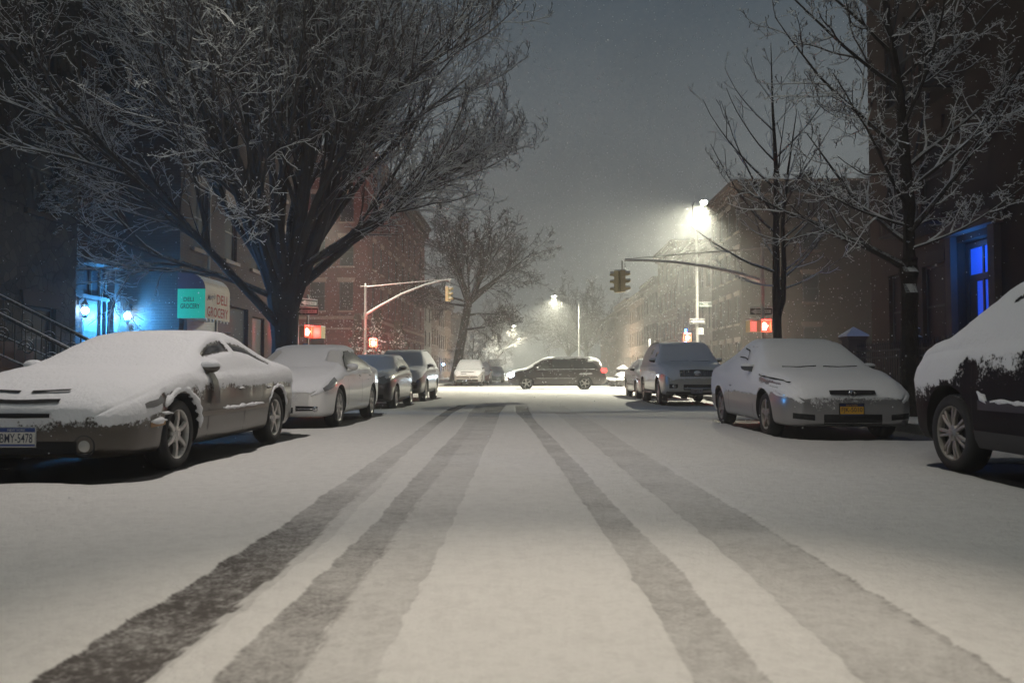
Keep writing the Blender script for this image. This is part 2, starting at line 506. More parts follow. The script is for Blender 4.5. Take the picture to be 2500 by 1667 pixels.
def road_fields(x, y):
    slush = np.zeros_like(x); shape = np.zeros_like(x)
    for li, ri, st in TRACKS:
        l = np.interp(y, *zip(*li)); r = np.interp(y, *zip(*ri)); st_ = np.interp(y, *zip(*st))
        ok = (y >= li[0][0]) & (y <= li[-1][0])
        xe = x + 0.012 * np_noise2(x, y, 9, 5) + 0.010 * np_noise2(x * 0.3, y, 0.8, 6)
        e = 0.035
        m = sst(xe, l - e, l + e) * (1 - sst(xe, r - e, r + e)) * ok
        wide = ((xe > l - 0.06) & (xe < r + 0.06) & ok).astype(float)
        v = wide * st_ * (1 + 0.18 * np_noise2(x, y, 3, 9))
        better = m * st_ > shape * slush
        slush = np.where(better | (slush == 0), np.maximum(v, slush * (slush == 0)), slush)
        shape = np.where(st_ > 0.02, np.maximum(shape, m), shape)
    bare = np.zeros_like(x)
    for (x0, x1, y0, y1) in BARE:
        wob = 0.07 * np_noise2(x, y, 1.6, 11) + 0.03 * np_noise2(x, y, 7, 12)
        cx, cyy = (x0 + x1) / 2, (y0 + y1) / 2
        hx, hy = (x1 - x0) / 2, (y1 - y0) / 2
        rad = 0.45
        qx = np.maximum(np.abs(x - cx) - hx + rad, 0); qy = np.maximum(np.abs(y - cyy) - hy + rad, 0)
        dist = np.sqrt(qx ** 2 + qy ** 2) - rad + wob
        bare = np.maximum(bare, 1 - sst(dist, -0.05, 0.05))
    z = 0.035 + 0.006 * np_noise2(x, y, 2.2, 1) + 0.004 * np_noise2(x, y, 7, 2) + 0.0025 * np_noise2(x, y, 19, 3)
    z = z - 0.022 * np.clip(shape * slush * 1.6, 0, 1) * (1 - 0.2 * np_noise2(x, y, 25, 4))
    z = z * (1 - bare) + 0.004 * bare
    return z, {'slush': slush, 'shape': shape, 'bare': bare}
# ------------------------------------------------------------------ setting: build the ground
# (car footprints: centre x, nose y, tail y, half width)
BARE += [(-5.6, -3.16, 6.30, 11.65), (-5.6, -3.12, 12.55, 17.7), (-5.6, -3.32, 19.3, 23.1), (-5.6, -3.20, 24.2, 28.9),
         (3.78, 6.0, 2.5, 8.15), (3.42, 6.0, 10.62, 15.45), (3.50, 6.0, 21.3, 26.3), (3.66, 6.0, 27.2, 32.3)]

def build_ground():
    X = np.concatenate([[CURB_L], np.arange(-5.2, -1.75, 0.06), np.arange(-1.75, 1.6, 0.022), np.arange(1.6, 5.7, 0.06), [CURB_R]])
    Y = [-22.0]
    while Y[-1] < 1.4: Y.append(Y[-1] + (2.0 if Y[-1] < -2.5 else 0.4))
    while Y[-1] < NEAR_CURB: Y.append(Y[-1] + max(0.025, 0.0085 * Y[-1]))
    Y[-1] = NEAR_CURB
    grid_sheet('road', X, np.array(Y), road_fields, mt=M_road)
    def fcross(x, y):
        z = 0.030 + 0.008 * np_noise2(x, y, 0.8, 21) + 0.004 * np_noise2(x, y, 3, 22)
        sl = np.zeros_like(x)
        for c in (35.4, 37.0, 40.9, 42.6, 44.2):
            sl = np.maximum(sl, 0.20 * np.exp(-((y - c + 0.15 * np_noise2(x, y, .25, int(c))) / 0.22) ** 2))
        bare = np.where((x > -1.0) & (x < 3.9) & (y > 42.05) & (y < 43.75), 1.0, 0.0) * (np_noise2(x, y, 1.4, 8) > -0.75)  # dark patch under the moving minivan, shade put into the road colour
        z = z - 0.02 * bare
        return z, {'slush': sl, 'shape': np.minimum(1, sl * 8), 'bare': bare * 0.8}
    grid_sheet('cross_street', np.concatenate([np.arange(-70, -9, 1.5), np.arange(-9, 9, 0.2), np.arange(9, 71, 1.5)]), np.linspace(NEAR_CURB, FAR_CURB, 90), fcross, mt=M_road)
    def ffar(x, y):
        z = 0.030 + 0.008 * np_noise2(x, y, 0.8, 31)
        sl = 0.22 * np.exp(-((x + 1.0) / 0.3) ** 2) + 0.22 * np.exp(-((x - 0.6) / 0.3) ** 2)
        bare = np.where((x < -3.3) & (y > 51.9) & (y < 75), 1.0, 0.0)
        return z, {'slush': sl * 0.8, 'shape': np.minimum(1, sl * 8), 'bare': bare}
    grid_sheet('far_road', np.linspace(CURB_L - 0.4, CURB_R + 0.4, 60), np.concatenate([np.arange(FAR_CURB, 80, 0.5), np.arange(80, 300, 5.0)]), ffar, mt=M_road)
    # sidewalks: a kerb step, then a bumpy snow sheet
    def walk(name, x0, x1, y0, y1):
        b = MB(); b.box(x0, x1, y0, y1, -0.05, 0.14)
        base = b.build(name, M_conc); tag(base, kind='structure')
        X = np.linspace(x0, x1, max(12, int(abs(x1 - x0) / 0.18))); Y = np.linspace(y0, y1, max(12, int(abs(y1 - y0) / 0.3)))
        def fz(x, y):
            ed = np.minimum(np.minimum(x - x0, x1 - x), np.minimum(y - y0, y1 - y))
            z = 0.146 + 0.04 * sst(ed, 0.0, 0.12) + 0.012 * np_noise2(x, y, 1.5, 41) + 0.006 * np_noise2(x, y, 5, 42)
            return z, {'slush': np.zeros_like(x), 'bare': np.zeros_like(x)}
        grid_sheet('sidewalk_snow', X, Y, fz, mt=M_road)
    walk('sidewalk', -40, CURB_L, -22, NEAR_CURB)
    walk('sidewalk', CURB_R, 40, -22, NEAR_CURB)
    walk('sidewalk', -60, CURB_L - 0.4, FAR_CURB, 300)
    walk('sidewalk', CURB_R + 0.4, 60, FAR_CURB, 300)
    b = MB(); b.box(-900, 900, -300, 1500, -0.3, -0.06)
    tag(b.build('ground', M_snow), kind='structure')
build_ground()

# ------------------------------------------------------------------ buildings
M_brick_red = mat('red_brick', (0.20, 0.048, 0.043), 0.85, tex='brick', var=0.5, vscale=1.2)
M_brick_dark = mat('dark_brick', (0.09, 0.055, 0.045), 0.85, tex='brick', var=0.5, vscale=1.2)
M_brick_brown = mat('brown_brick', (0.065, 0.043, 0.033), 0.85, tex='brick', var=0.6, vscale=0.8)
M_brick_umber = mat('umber_brick', (0.034, 0.020, 0.014), 0.9, tex='brick', var=0.6, vscale=0.6)
M_brown = mat('brownstone', (0.17, 0.11, 0.082), 0.9, var=0.6, vscale=1.5, snow=(0.6, 0.25), bump=0.01)
M_brown_dim = mat('dimmed_brownstone', (0.046, 0.030, 0.021), 0.9, var=0.6, vscale=1.2, snow=(0.6, 0.25), bump=0.01)  # brownstone darkened so the unlit facade stays dim under the sky
M_brown2 = mat('dark_brownstone', (0.115, 0.085, 0.072), 0.9, var=0.6, vscale=1.5, snow=(0.6, 0.25), bump=0.01)
M_grey = mat('pale_grey_stone', (0.34, 0.33, 0.30), 0.9, var=0.5, vscale=1.5, snow=(0.6, 0.25), bump=0.01)
M_stone = mat('rubble_stone', (0.052, 0.043, 0.032), 0.9, tex='stone', tex_scale=4.6, var=0.4, bump=0.02)
M_sill = mat('stone_trim', (0.30, 0.26, 0.23), 0.85, var=0.3, snow=(0.4, 0.25))
M_frame = mat('window_frame', (0.22, 0.22, 0.22), 0.6, snow=(0.5, 0.25))
M_frame_dark = mat('dark_window_frame', (0.05, 0.055, 0.06), 0.6, snow=(0.5, 0.25))
M_pane = mat('window_pane', (0.015, 0.018, 0.022), 0.55, spec=.2)
M_blind = mat('window_blind', (0.22, 0.17, 0.16), 0.7, var=0.2)
M_door = mat('dark_door', (0.035, 0.03, 0.028), 0.5, var=0.3)

class Bld:
    """a building in its own space: front wall on the plane y=0 looking to -y, x along it"""
    def __init__(self, name, loc, rz, label, cat='building', group=None):
        self.o = empty(name, loc, rz, label, cat, group)
    def face(self, mb, u0, u1, z0, z1, ops, fn, depth=0.2):
        us = sorted(set([u0, u1] + [a for o in ops for a in (o[0], o[1])]))
        zs = sorted(set([z0, z1] + [a for o in ops for a in (o[2], o[3])]))
        # split long cells so the shading stays even
        for i in range(len(us) - 1):
            for j in range(len(zs) - 1):
                cu, cz = (us[i] + us[i + 1]) / 2, (zs[j] + zs[j + 1]) / 2
                if any(o[0] < cu < o[1] and o[2] < cz < o[3] for o in ops): continue
                mb.add([fn(us[i], 0, zs[j]), fn(us[i + 1], 0, zs[j]), fn(us[i + 1], 0, zs[j + 1]), fn(us[i], 0, zs[j + 1])], [(0, 1, 2, 3)])
        for (a, b, c, d) in [o[:4] for o in ops]:
            P = [fn(a, 0, c), fn(b, 0, c), fn(b, 0, d), fn(a, 0, d), fn(a, depth, c), fn(b, depth, c), fn(b, depth, d), fn(a, depth, d)]
            mb.add(P, [(0, 4, 5, 1), (1, 5, 6, 2), (2, 6, 7, 3), (3, 7, 4, 0), (4, 7, 6, 5)])

def bx(mb, fn, u0, u1, d0, d1, z0, z1, m=0):
    P = [fn(u0, d0, z0), fn(u1, d0, z0), fn(u1, d1, z0), fn(u0, d1, z0), fn(u0, d0, z1), fn(u1, d0, z1), fn(u1, d1, z1), fn(u0, d1, z1)]
    mb.hexa(P, m)

def add_window(root, fn, a, b, c, d, frame=M_frame, pane=M_pane, trim=M_sill, sill=True, lintel=True, blind=0.0, bars=False):
    f = MB(); w = 0.055
    bx(f, fn, a + .004, a + w, .10, .15, c + .004, d - .004); bx(f, fn, b - w, b - .004, .10, .15, c + .004, d - .004)
    bx(f, fn, a + w, b - w, .10, .15, c + .004, c + w); bx(f, fn, a + w, b - w, .10, .15, d - w, d - .004)
    mz = (c + d) / 2
    bx(f, fn, a + w, b - w, .095, .15, mz - .025, mz + .025)
    if bars:
        n = max(2, int((b - a) / .14))
        for i in range(1, n): 
            u = a + (b - a) * i / n
            bx(f, fn, u - .01, u + .01, .02, .04, c + .02, d - .02)
    fo = f.build('window', frame, root)
    p = MB(); bx(p, fn, a + w + .002, b - w - .002, .125, .135, c + w + .002, mz - .027); bx(p, fn, a + w + .002, b - w - .002, .125, .135, mz + .027, d - w - .002)
    p.build('pane', pane, fo)
    if blind > 0:
        q = MB(); bx(q, fn, a + w + .01, b - w - .01, .15, .16, d - w - (d - c) * blind, d - w - .003)
        q.build('blind', M_blind, fo)
    if sill:
        q = MB(); bx(q, fn, a - .09, b + .09, -.09, .09, c - .11, c - .002); q.build('sill', trim, fo)
    if lintel:
        q = MB(); P = [fn(a - .08, -.05, d + .003), fn(b + .08, -.05, d + .003), fn(b + .08, .05, d + .003), fn(a - .08, .05, d + .003),
                       fn(a - .16, -.07, d + .30), fn(b + .16, -.07, d + .30), fn(b + .16, .05, d + .30), fn(a - .16, .05, d + .30)]
        q.hexa(P); q.build('lintel', trim, fo)
    return fo

def cornice(root, fn, u0, u1, z, mt, h=0.7, out=0.5, name='cornice', br=0.6):
    q = MB()
    bx(q, fn, u0, u1, -out * .35, -.004, z - h, z - h * .62)
    bx(q, fn, u0, u1, -out * .7, -.004, z - h * .62 + .002, z - h * .3)
    bx(q, fn, u0 - .05, u1 + .05, -out, -.004, z - h * .3 + .002, z + .06)
    n = max(2, int((u1 - u0) / br))
    for i in range(n + 1):
        u = u0 + .1 + (u1 - u0 - .2) * i / n
        bx(q, fn, u - .07, u + .07, -out * .62, -out * .35 - .002, z - h * .98, z - h * .62 - .002)
    return q.build(name, mt, root)

def straight(u, d, z): return (u, d, z)

def row_house(name, loc, rz, width, height, storeys, cols, mt, label, deep=10.0, group=None, door=None, cor=M_brown2, lintels=True, detail=True, base_z=0.14, blinds=0):
    B = Bld(name, loc, rz, label, group=group)
    wall = MB()
    sh = (height - 1.2) / storeys
    ops = []
    rng = random.Random(int(abs(loc[0] * 7 + loc[1] * 13)))
    cw = width / cols
    for s in range(storeys):
        for c in range(cols):
            if door is not None and s == 0 and c == door: continue
            u = (c + .5) * cw; ww = min(1.05, cw * .55)
            zc = base_z + 0.95 + s * sh
            ops.append((u - ww / 2, u + ww / 2, zc, zc + sh * .60))
    dop = None
    if door is not None:
        u = (door + .5) * cw
        dop = (u - .6, u + .6, base_z + .55, base_z + 3.0)
    B.face(wall, 0, width, base_z - .1, height, ops + ([dop] if dop else []), straight)
    wall.add([(0, 0, base_z - .1), (0, deep, base_z - .1), (0, deep, height), (0, 0, height)], [(0, 1, 2, 3)])
    wall.add([(width, 0, base_z - .1), (width, deep, base_z - .1), (width, deep, height), (width, 0, height)], [(3, 2, 1, 0)])
    wall.add([(0, deep, base_z - .1), (width, deep, base_z - .1), (width, deep, height), (0, deep, height)], [(0, 1, 2, 3)])
    wall.build('wall', mt, B.o)
    r = MB(); r.box(.003, width - .003, .003, deep - .003, height - .05, height + .05); r.build('roof', M_snow, B.o)
    for i, o in enumerate(ops):
        add_window(B.o, straight, *o, sill=detail, lintel=lintels and detail, blind=rng.choice([0, 0, .4, .7]) if blinds else 0)
    cornice(B.o, straight, 0.02, width - .02, height + .05, cor)
    if dop:
        q = MB(); q.box(dop[0] + .05, dop[1] - .05, .12, .17, dop[2] + .02, dop[3] - .5); q.box(dop[0] + .05, dop[1] - .05, .14, .16, dop[3] - .46, dop[3] - .04)
        q.build('door', M_door, B.o)
        # stoop
        st = MB()
        for k in range(4):
            st.box(dop[0] - .2, dop[1] + .2, -1.6 + k * .36, -1.6 + (k + 1) * .36 - .003, base_z - .1, base_z + .14 * (k + 1))
        st.build('stoop', M_brown2 if mt is not M_grey else M_grey, B.o)
        rl = MB()
        for sx in (dop[0] - .2, dop[1] + .2):
            rl.tube([(sx, -1.6, base_z + 1.0), (sx, -.1, base_z + 1.55)], .025, 6); rl.tube([(sx, -1.6, base_z), (sx, -1.6, base_z + 1.05)], .03, 6)
            for k in range(1, 6): rl.tube([(sx, -1.6 + k * .26, base_z + .1), (sx, -1.6 + k * .26, base_z + 1.0 + k * .095)], .01, 4)
        rl.build('railing', M_iron, B.o)
    return B.o

def build_buildings():
    # ---- near left: rubble-stone house (facade faces +x: rz = -90 deg turned so that -y local -> +x)
    # local x runs along world +y when rz = +90; local -y -> world +x
    B = Bld('stone_house', (-10.4, 4.0, 0), R(90), 'dark rubble stone house behind the iron stoop railing, beside the sedan')
    w = MB(); ops = []
    for s in range(4):
        for u in (1.6, 4.5, 7.3, 10.3, 12.6):
            zc = (1.0 if s == 0 else 4.3 + (s - 1) * 3.1)
            ops.append((u - .55, u + .55, zc, zc + (1.3 if s == 0 else 1.9)))
    ops = [o for o in ops if not (o[2] < 2 and abs((o[0] + o[1]) / 2 - 10.3) < .1)]
    dop = (9.75, 10.85, 1.5, 3.7)
    B.face(w, 0, 13.9, 0.04, 15.0, ops + [dop], straight)
    w.add([(13.9, 0, 0.04), (13.9, 9, 0.04), (13.9, 9, 15), (13.9, 0, 15)], [(0, 1, 2, 3)])
    w.add([(0, 0, 0.04), (0, 9, 0.04), (0, 9, 15), (0, 0, 15)], [(3, 2, 1, 0)])
    w.add([(0, 9, 0.04), (13.9, 9, 0.04), (13.9, 9, 15), (0, 9, 15)], [(3, 2, 1, 0)])
    w.build('wall', M_stone, B.o)
    for o in ops: add_window(B.o, straight, *o, frame=M_frame_dark, trim=M_brown_dim)
    cornice(B.o, straight, 0.02, 13.88, 15.05, M_brown2)
    q = MB(); q.box(dop[0] + .04, dop[1] - .04, .12, .17, 1.52, 3.66); q.build('door', M_door, B.o)
    rf = MB(); rf.box(.01, 13.89, .01, 8.99, 14.95, 15.05); rf.build('roof', M_snow, B.o)
    # stoop, going down towards the pavement (local -y)
    st = MB()
    for k in range(8):
        st.box(9.6, 11.0, -.32 * (k + 1) - .25, -.32 * k - .25 - .003, .05, 1.5 - .17 * k)
    st.box(9.6, 11.0, -.245, -.004, .05, 1.5)
    st.build('stoop', M_brown, B.o)
    rl = MB()
    for u in (9.62, 10.98):
        p0, p1 = Vector((u, -.1, 2.45)), Vector((u, -2.75, 1.15))
        rl.tube([p0, p1], .035, 8)
        rl.tube([p0 - Vector((0, 0, .75)), p1 - Vector((0, 0, .62))], .022, 6)
        for k in range(0, 15):
            t = k / 14
            a = p0.lerp(p1, t); rl.tube([a - Vector((0, 0, .72)), a], .011, 5)
        # scrolls between the rails
        for k in range(6):
            t = (k + .5) / 6; c = p0.lerp(p1, t) - Vector((0, 0, .34))
            pts = []
            for j in range(26):
                an = j * .42; rr = .15 - .0048 * j
                pts.append(c + Vector((0.0, rr * math.cos(an), rr * math.sin(an))))
            rl.tube(pts, .012, 5)
    rl.build('railing', M_iron, B.o)
    nw = MB()
    for u in (9.62, 10.98):
        nw.lathe([(0.001, .05), (.09, .05), (.09, .3), (.06, .36), (.055, 1.1), (.085, 1.16), (.085, 1.22), (.04, 1.26), (.07, 1.31), (.10, 1.40), (.07, 1.49), (.001, 1.52)], 14, c=(u, -2.85, 0))
    nw.build('newel_post', M_iron, B.o, smooth=True)

    # ---- left: dark brick house with lit door, set back
    B = Bld('brick_house', (-11.0, 17.95, 0), R(90), 'dark brick house with white columned door lit by blue lamps')
    w = MB(); ops = []
    for s in range(3):
        for u in (.75, 2.3): ops.append((u - .45, u + .45, 5.1 + s * 3.0, 6.9 + s * 3.0))
    dop = (1.30, 2.75, .35, 3.75)
    B.face(w, 0, 3.05, .04, 13.0, ops + [dop], straight, depth=.35)
    w.add([(0, 9, .04), (3.05, 9, .04), (3.05, 9, 13), (0, 9, 13)], [(3, 2, 1, 0)])
    w.add([(0, 0, .04), (0, 9, .04), (0, 9, 13), (0, 0, 13)], [(0, 1, 2, 3)]); w.add([(3.05, 0, .04), (3.05, 9, .04), (3.05, 9, 13), (3.05, 0, 13)], [(0, 1, 2, 3)])
    w.build('wall', M_brick_dark, B.o)
    for o in ops: add_window(B.o, straight, *o, frame=M_frame_dark)
    cornice(B.o, straight, .02, 3.03, 13.05, M_brown2)
    rf = MB(); rf.box(.01, 3.04, .01, 8.99, 12.95, 13.05); rf.build('roof', M_snow, B.o)
    d = MB(); d.box(1.62, 2.43, .24, .29, .37, 2.75)
    for z in (.55, 1.25, 1.95): d.box(1.74, 2.31, .225, .238, z, z + .55)
    do = d.build('door', mat('dimmed_door_paint', (.10, .10, .10), .5), B.o)  # door colour darkened to keep the doorway dim
    gl = MB(); gl.box(1.36, 1.58, .26, .28, .4, 2.75); gl.box(2.47, 2.69, .26, .28, .4, 2.75); gl.box(1.36, 2.69, .26, .28, 2.85, 3.6)
    gl.build('sidelight', M_pane, do)
    cl = MB()
    for u in (1.34, 1.60, 2.45, 2.71): cl.box(u - .03, u + .03, .17, .25, .36, 2.78)
    for u in (1.34, 1.60, 2.02, 2.45, 2.71): cl.box(u - .02, u + .02, .2, .25, 2.87, 3.6)
    cl.box(1.30, 2.75, .12, .25, 2.78, 2.87); cl.box(1.28, 2.77, -.25, .2, 3.62, 3.75)
    cl.build('door_frame', mat('dimmed_door_paint', (.10, .10, .10), .5), B.o)  # white frame, its paint darkened so the doorway stays dim
    st = MB(); st.box(1.2, 2.85, -.6, -.004, .05, .36); st.build('doorstep', M_conc, B.o)
    # carriage lamps, each a thing on the wall
    def wall_lamp(x, y, z, label, power, face=(1, 0)):
        o = empty('wall_lamp', (x, y, z), 0, label, 'lamp', 'blue wall lamps beside the door')
        fx, fy = face
        b = MB(); b.tube([(0, 0, .22), (fx * .10, fy * .10, .30), (fx * .16, fy * .16, .22)], .012, 6)
        b.box(-.03 * abs(fy) - .012 * abs(fx), .03 * abs(fy) + .012 * abs(fx), -.03 * abs(fx) - .012 * abs(fy), .03 * abs(fx) + .012 * abs(fy), .1, .3)
        b.lathe([(.001, .24), (.03, .22), (.09, .12), (.095, .10), (.001, .10)], 10, c=(fx * .16, fy * .16, 0))
        for k in range(4):
            a = k * math.pi / 2 + .78
            b.tube([(fx * .16 + .085 * math.cos(a), fy * .16 + .085 * math.sin(a), .10), (fx * .16 + .055 * math.cos(a), fy * .16 + .055 * math.sin(a), -.16)], .007, 4)
        b.lathe([(.001, -.16), (.055, -.16), (.05, -.19), (.001, -.22)], 10, c=(fx * .16, fy * .16, 0))
        b.build('lamp_bracket', M_iron, o)
        g = MB(); g.ball((fx * .16, fy * .16, -.03), .085, 12); g.build('bulb', emat('blue_bulb', (.30, .62, 1.0), 160), o, smooth=True)
        add_light('blue_lamp_light', o, (fx * .24, fy * .24, -.08), (.05, .38, 1.0), power, .06)
        return o
    wall_lamp(-10.98, 19.02, 2.45, 'blue lit carriage lamp half hidden at the stone house end of the columned doorway', 10)
    wall_lamp(-10.7, 20.98, 2.45, 'bright blue wall lamp between the columned doorway and the deli awning', 700, face=(0, -1))

    # ---- left corner: deli building, its blank side wall faces the camera
    B = Bld('deli_building', (-9.4, 21.0, 0), R(90), 'brown brick corner building carrying the deli grocery awning')
    w = MB(); W = 10.6; H = 10.6
    ops = []
    for s in range(2):
        for u in (1.3, 3.6, 5.9, 8.6): ops.append((u - .5, u + .5, 4.4 + s * 3.1, 6.2 + s * 3.1))
    shop = [(2.6, 5.2, .5, 3.0), (7.2, 9.9, .5, 3.0)]; dr = (5.6, 6.8, .2, 2.8)
    B.face(w, 0, W, .04, H, ops + shop + [dr], straight)
    w.add([(0, 0, .04), (0, 10, .04), (0, 10, H), (0, 0, H)], [(3, 2, 1, 0)])
    w.add([(W, 0, .04), (W, 10, .04), (W, 10, H), (W, 0, H)], [(0, 1, 2, 3)])
    w.add([(0, 10, .04), (W, 10, .04), (W, 10, H), (0, 10, H)], [(3, 2, 1, 0)])
    w.build('wall', M_brick_brown, B.o)
    for o in ops: add_window(B.o, straight, *o)
    for o in shop:
        g = MB(); g.box(o[0] + .02, o[1] - .02, .12, .14, o[2] + .02, o[3] - .02); g.build('shop_window', M_pane, B.o)
    g = MB(); g.box(dr[0] + .02, dr[1] - .02, .1, .15, dr[2], dr[3] - .02); g.build('door', M_door, B.o)
    sh = MB()
    for k in range(26): sh.box(.35, 2.3, -.06, -.02 - .012 * (k % 2), .12 + k * .088, .12 + k * .088 + .085)
    sh.box(.28, .345, -.10, -.004, .05, 2.5); sh.box(2.305, 2.37, -.10, -.004, .05, 2.5)
    sh.build('roller_shutter', M_galv, B.o)
    cornice(B.o, straight, .02, W - .02, H + .05, M_brown2)
    rf = MB(); rf.box(.01, W - .01, .01, 9.99, H - .05, H + .04); rf.build('roof', M_snow, B.o)
    dp = MB()
    dp.tube([(1.62, -.12, 3.6), (1.62, -.12, 10.3)], .045, 8); 
    for z in (4.5, 6.2, 7.9, 9.6): dp.box(1.55, 1.69, -.17, -.004, z, z + .05)
    dp.build('drainpipe', M_galv, B.o)
    # the awning hangs on the wall: a bull-nosed canopy with lettered ends
    aw = empty('deli_awning', (-9.4, 20.9, 0), R(90), 'rounded deli grocery awning with a turquoise end and cream front', 'awning')
    u0, u1, D, z0, z1, z2 = 0.0, 1.72, .74, 2.36, 3.14, 3.56
    prof = [(0, z0), (-D, z0), (-D, z1)] + [(-D + (D - .02) * (1 - math.cos(t)) * .62, z1 + (z2 - z1) * math.sin(t)) for t in np.linspace(.1, 1.57, 8)] + [(0, z2 + .02)]
    fr = MB()
    n = len(prof)
    fr.add([(u0, y, z) for y, z in prof] + [(u1, y, z) for y, z in prof], [(i, i + 1, i + 1 + n, i + n) for i in range(n - 1)])
    M_cream = mat('cream_vinyl', (.62, .52, .40), .6, var=.25, snow=(.55, .25)); M_teal = mat('glowing_turquoise_vinyl', (.02, .42, .22), .55, var=.15, emit=(.01, .46, .28, .42))  # end vinyl is no lamp; its brightness is painted in as emission
    M_maroon = mat('maroon_vinyl', (.10, .035, .05), .6, snow=(.75, .3))
    fr.build('canopy', M_cream, aw)
    en = MB(); en.prism([(0, 0)] * 0 + [(y, z) for y, z in [(0, z0), (-D, z0), (-D, z1), (0, z1)]], 0, .012)
    eo = en.build('end_panel', M_teal, aw)
    # prism is in x,z along y: turn it so that x -> local -y
    eo.rotation_euler = (0, 0, R(90)); eo.location = (u0 + .004, 0, 0)
    en = MB(); en.prism([(y, z) for y, z in prof[2:]] + [(0, z1)], 0, .01)
    eo = en.build('end_cap', M_maroon, aw); eo.rotation_euler = (0, 0, R(90)); eo.location = (u0 + .003, 0, 0)
    tl = mat('awning_letter_dark', (.035, .02, .02), .7); tr = mat('awning_letter_red', (.42, .06, .03), .7)
    # end panel looks to local -x
    text_mesh('lettering', 'DELI', tl, aw, .27, .115, (u0 - .012, -.30, 2.86), (R(90), 0, R(-90)), .012)
    text_mesh('lettering', 'GROCERY', tl, aw, .52, .13, (u0 - .012, -.34, 2.68), (R(90), 0, R(-90)), .012)
    text_mesh('lettering', 'DELI', tr, aw, .75, .27, (1.14, -D - .006, 2.93), (R(90), 0, 0), .014)
    text_mesh('lettering', 'GROCERY', tr, aw, 1.46, .27, (.86, -D - .006, 2.56), (R(90), 0, 0), .014)
    text_mesh('lettering', "Mary's", tl, aw, .55, .20, (.40, -D - .006, 2.94), (R(90), R(-10), 0), .006, .5)
    sc = MB()
    for k in range(7): sc.lathe([(.001, 0), (.05, .0), (.05, .012), (.001, .012)], 8, axis='y', c=(.12 + k * .24, -D - .004, z0 - .03))
    sc.build('valance', M_galv, aw)

    # ---- far-left corner: big red brick apartment house across the cross street
    X0, Y0 = -31.0, 54.0; X1 = -11.2
    B = Bld('brick_apartment', (X0, Y0, 0), 0, 'large red brick corner apartment house across the cross street behind the big tree')
    W = X1 - X0; H = 15.9; Dp = 29.0
    w = MB(); fops = []
    for s in range(5):
        zc = 1.75 + s * 3.0 if s == 0 else 5.15 + (s - 1) * 3.05
        k = 0
        for u in (W - .95 - .5, W - 3.45, W - 6.2, W - 8.7, W - 11.4, W - 13.9, W - 16.6, W - 19.0):
            wd = 1.05 if k else .95
            if s == 0 and k == 0: k += 1; continue
            fops.append((u - wd / 2, u + wd / 2, zc, zc + 1.95)); k += 1
    B.face(w, 0, W, .04, H, fops, straight)
    side = lambda u, d, z: (W - d, u, z)
    sops = []
    for s in range(5):
        zc = 1.75 if s == 0 else 5.15 + (s - 1) * 3.05
        for u in (2.2, 5.2, 8.4, 11.6, 15, 18.5, 22, 26): sops.append((u - .5, u + .5, zc, zc + 1.95))
    B.face(w, 0, Dp, .04, H, sops, side)
    w.add([(0, 0, .04), (0, Dp, .04), (0, Dp, H), (0, 0, H)], [(0, 1, 2, 3)])
    w.add([(0, Dp, .04), (W, Dp, .04), (W, Dp, H), (0, Dp, H)], [(0, 1, 2, 3)])
    w.build('wall', M_brick_red, B.o)
    rg = random.Random(4)
    M_tr = mat('pinkish_stone_trim', (.40, .27, .22), .85, var=.3, snow=(.5, .25))
    for o in fops: add_window(B.o, straight, *o, frame=M_frame_dark, trim=M_tr, blind=rg.choice([0, .45, .75]))
    for o in sops: add_window(B.o, side, *o, frame=M_frame_dark, trim=M_tr, blind=rg.choice([0, .45, 0]))
    bc = MB()
    for z, h, o_ in ((4.55, .22, .10), (3.85, .12, .06), (.75, .3, .12)):
        bx(bc, straight, 0, W + o_, -o_, -.003, z, z + h); bx(bc, side, 0, Dp, -o_, -.003, z, z + h)
    bc.build('belt_course', M_tr, B.o)
    cornice(B.o, straight, 0, W + .5, H + .05, M_brown2, h=1.0, out=.7); cornice(B.o, side, 0.0, Dp, H + .05, M_brown2, h=1.0, out=.7)
    rf = MB(); rf.box(.01, W - .01, .01, Dp - .01, H - .05, H + .05); rf.build('roof', M_snow, B.o)

    # ---- far left row, along x = -11.2 beyond the apartment house
    specs = [(9.2, 6.5, 'pale_grey', M_grey, 'pale narrow row house directly beyond the red brick apartment house'),
             (10.4, 7.0, 'b', M_brown, 'brown row house second beyond the red brick apartment house'),
             (9.6, 7.0, 'c', M_brown2, 'dark row house behind the leaning street tree'),
             (10.0, 8.0, 'd', M_brown, 'hazy brown row house farther behind the leaning tree'),
             (9.2, 9.0, 'e', M_brown2, 'faint dark house near the far left end of the street'),
             (10.0, 22.0, 'f', M_brown2, 'faintest long block closing the left side of the street')]
    y = 83.2
    for h, wd, _, mt, lab in specs:
        row_house('row_house', (-11.3, y, 0), R(90), wd - .02, h, 3, max(2, int(wd / 2.2)), mt, lab, group='row houses far down the left side', detail=False)
        y += wd
    # ---- far right row along x = 12.6 (facade looks to -x: rz = -90, local x runs to world -y)
    rs = [(49.0, 8.0, 12.7, 4, M_brick_umber, 'brown brick corner house with tall blank side wall across the cross street', None),
          (57.0, 4.6, 10.4, 3, M_grey, 'pale grey narrow house with stoop seen between the pole and the thin tree', 0),
          (61.6, 9.0, 11.2, 3, M_brown2, 'dark brown house right behind the tall street light pole', 2),
          (70.6, 10.5, 12.6, 4, M_brown, 'brown house with flat cornice left of the street light pole', 1),
          (81.1, 10.5, 10.6, 3, M_brown2, 'dark house with bold projecting cornice in the right row', 1),
          (91.6, 13.0, 10.2, 3, M_brown, 'hazy brown house beyond the bold cornice house', 1),
          (104.6, 16.0, 10.6, 3, M_brown2, 'faint grey house far along the right row', None),
          (120.6, 28.0, 10.0, 3, M_brown, 'faintest long house at the far end of the right row', None)]
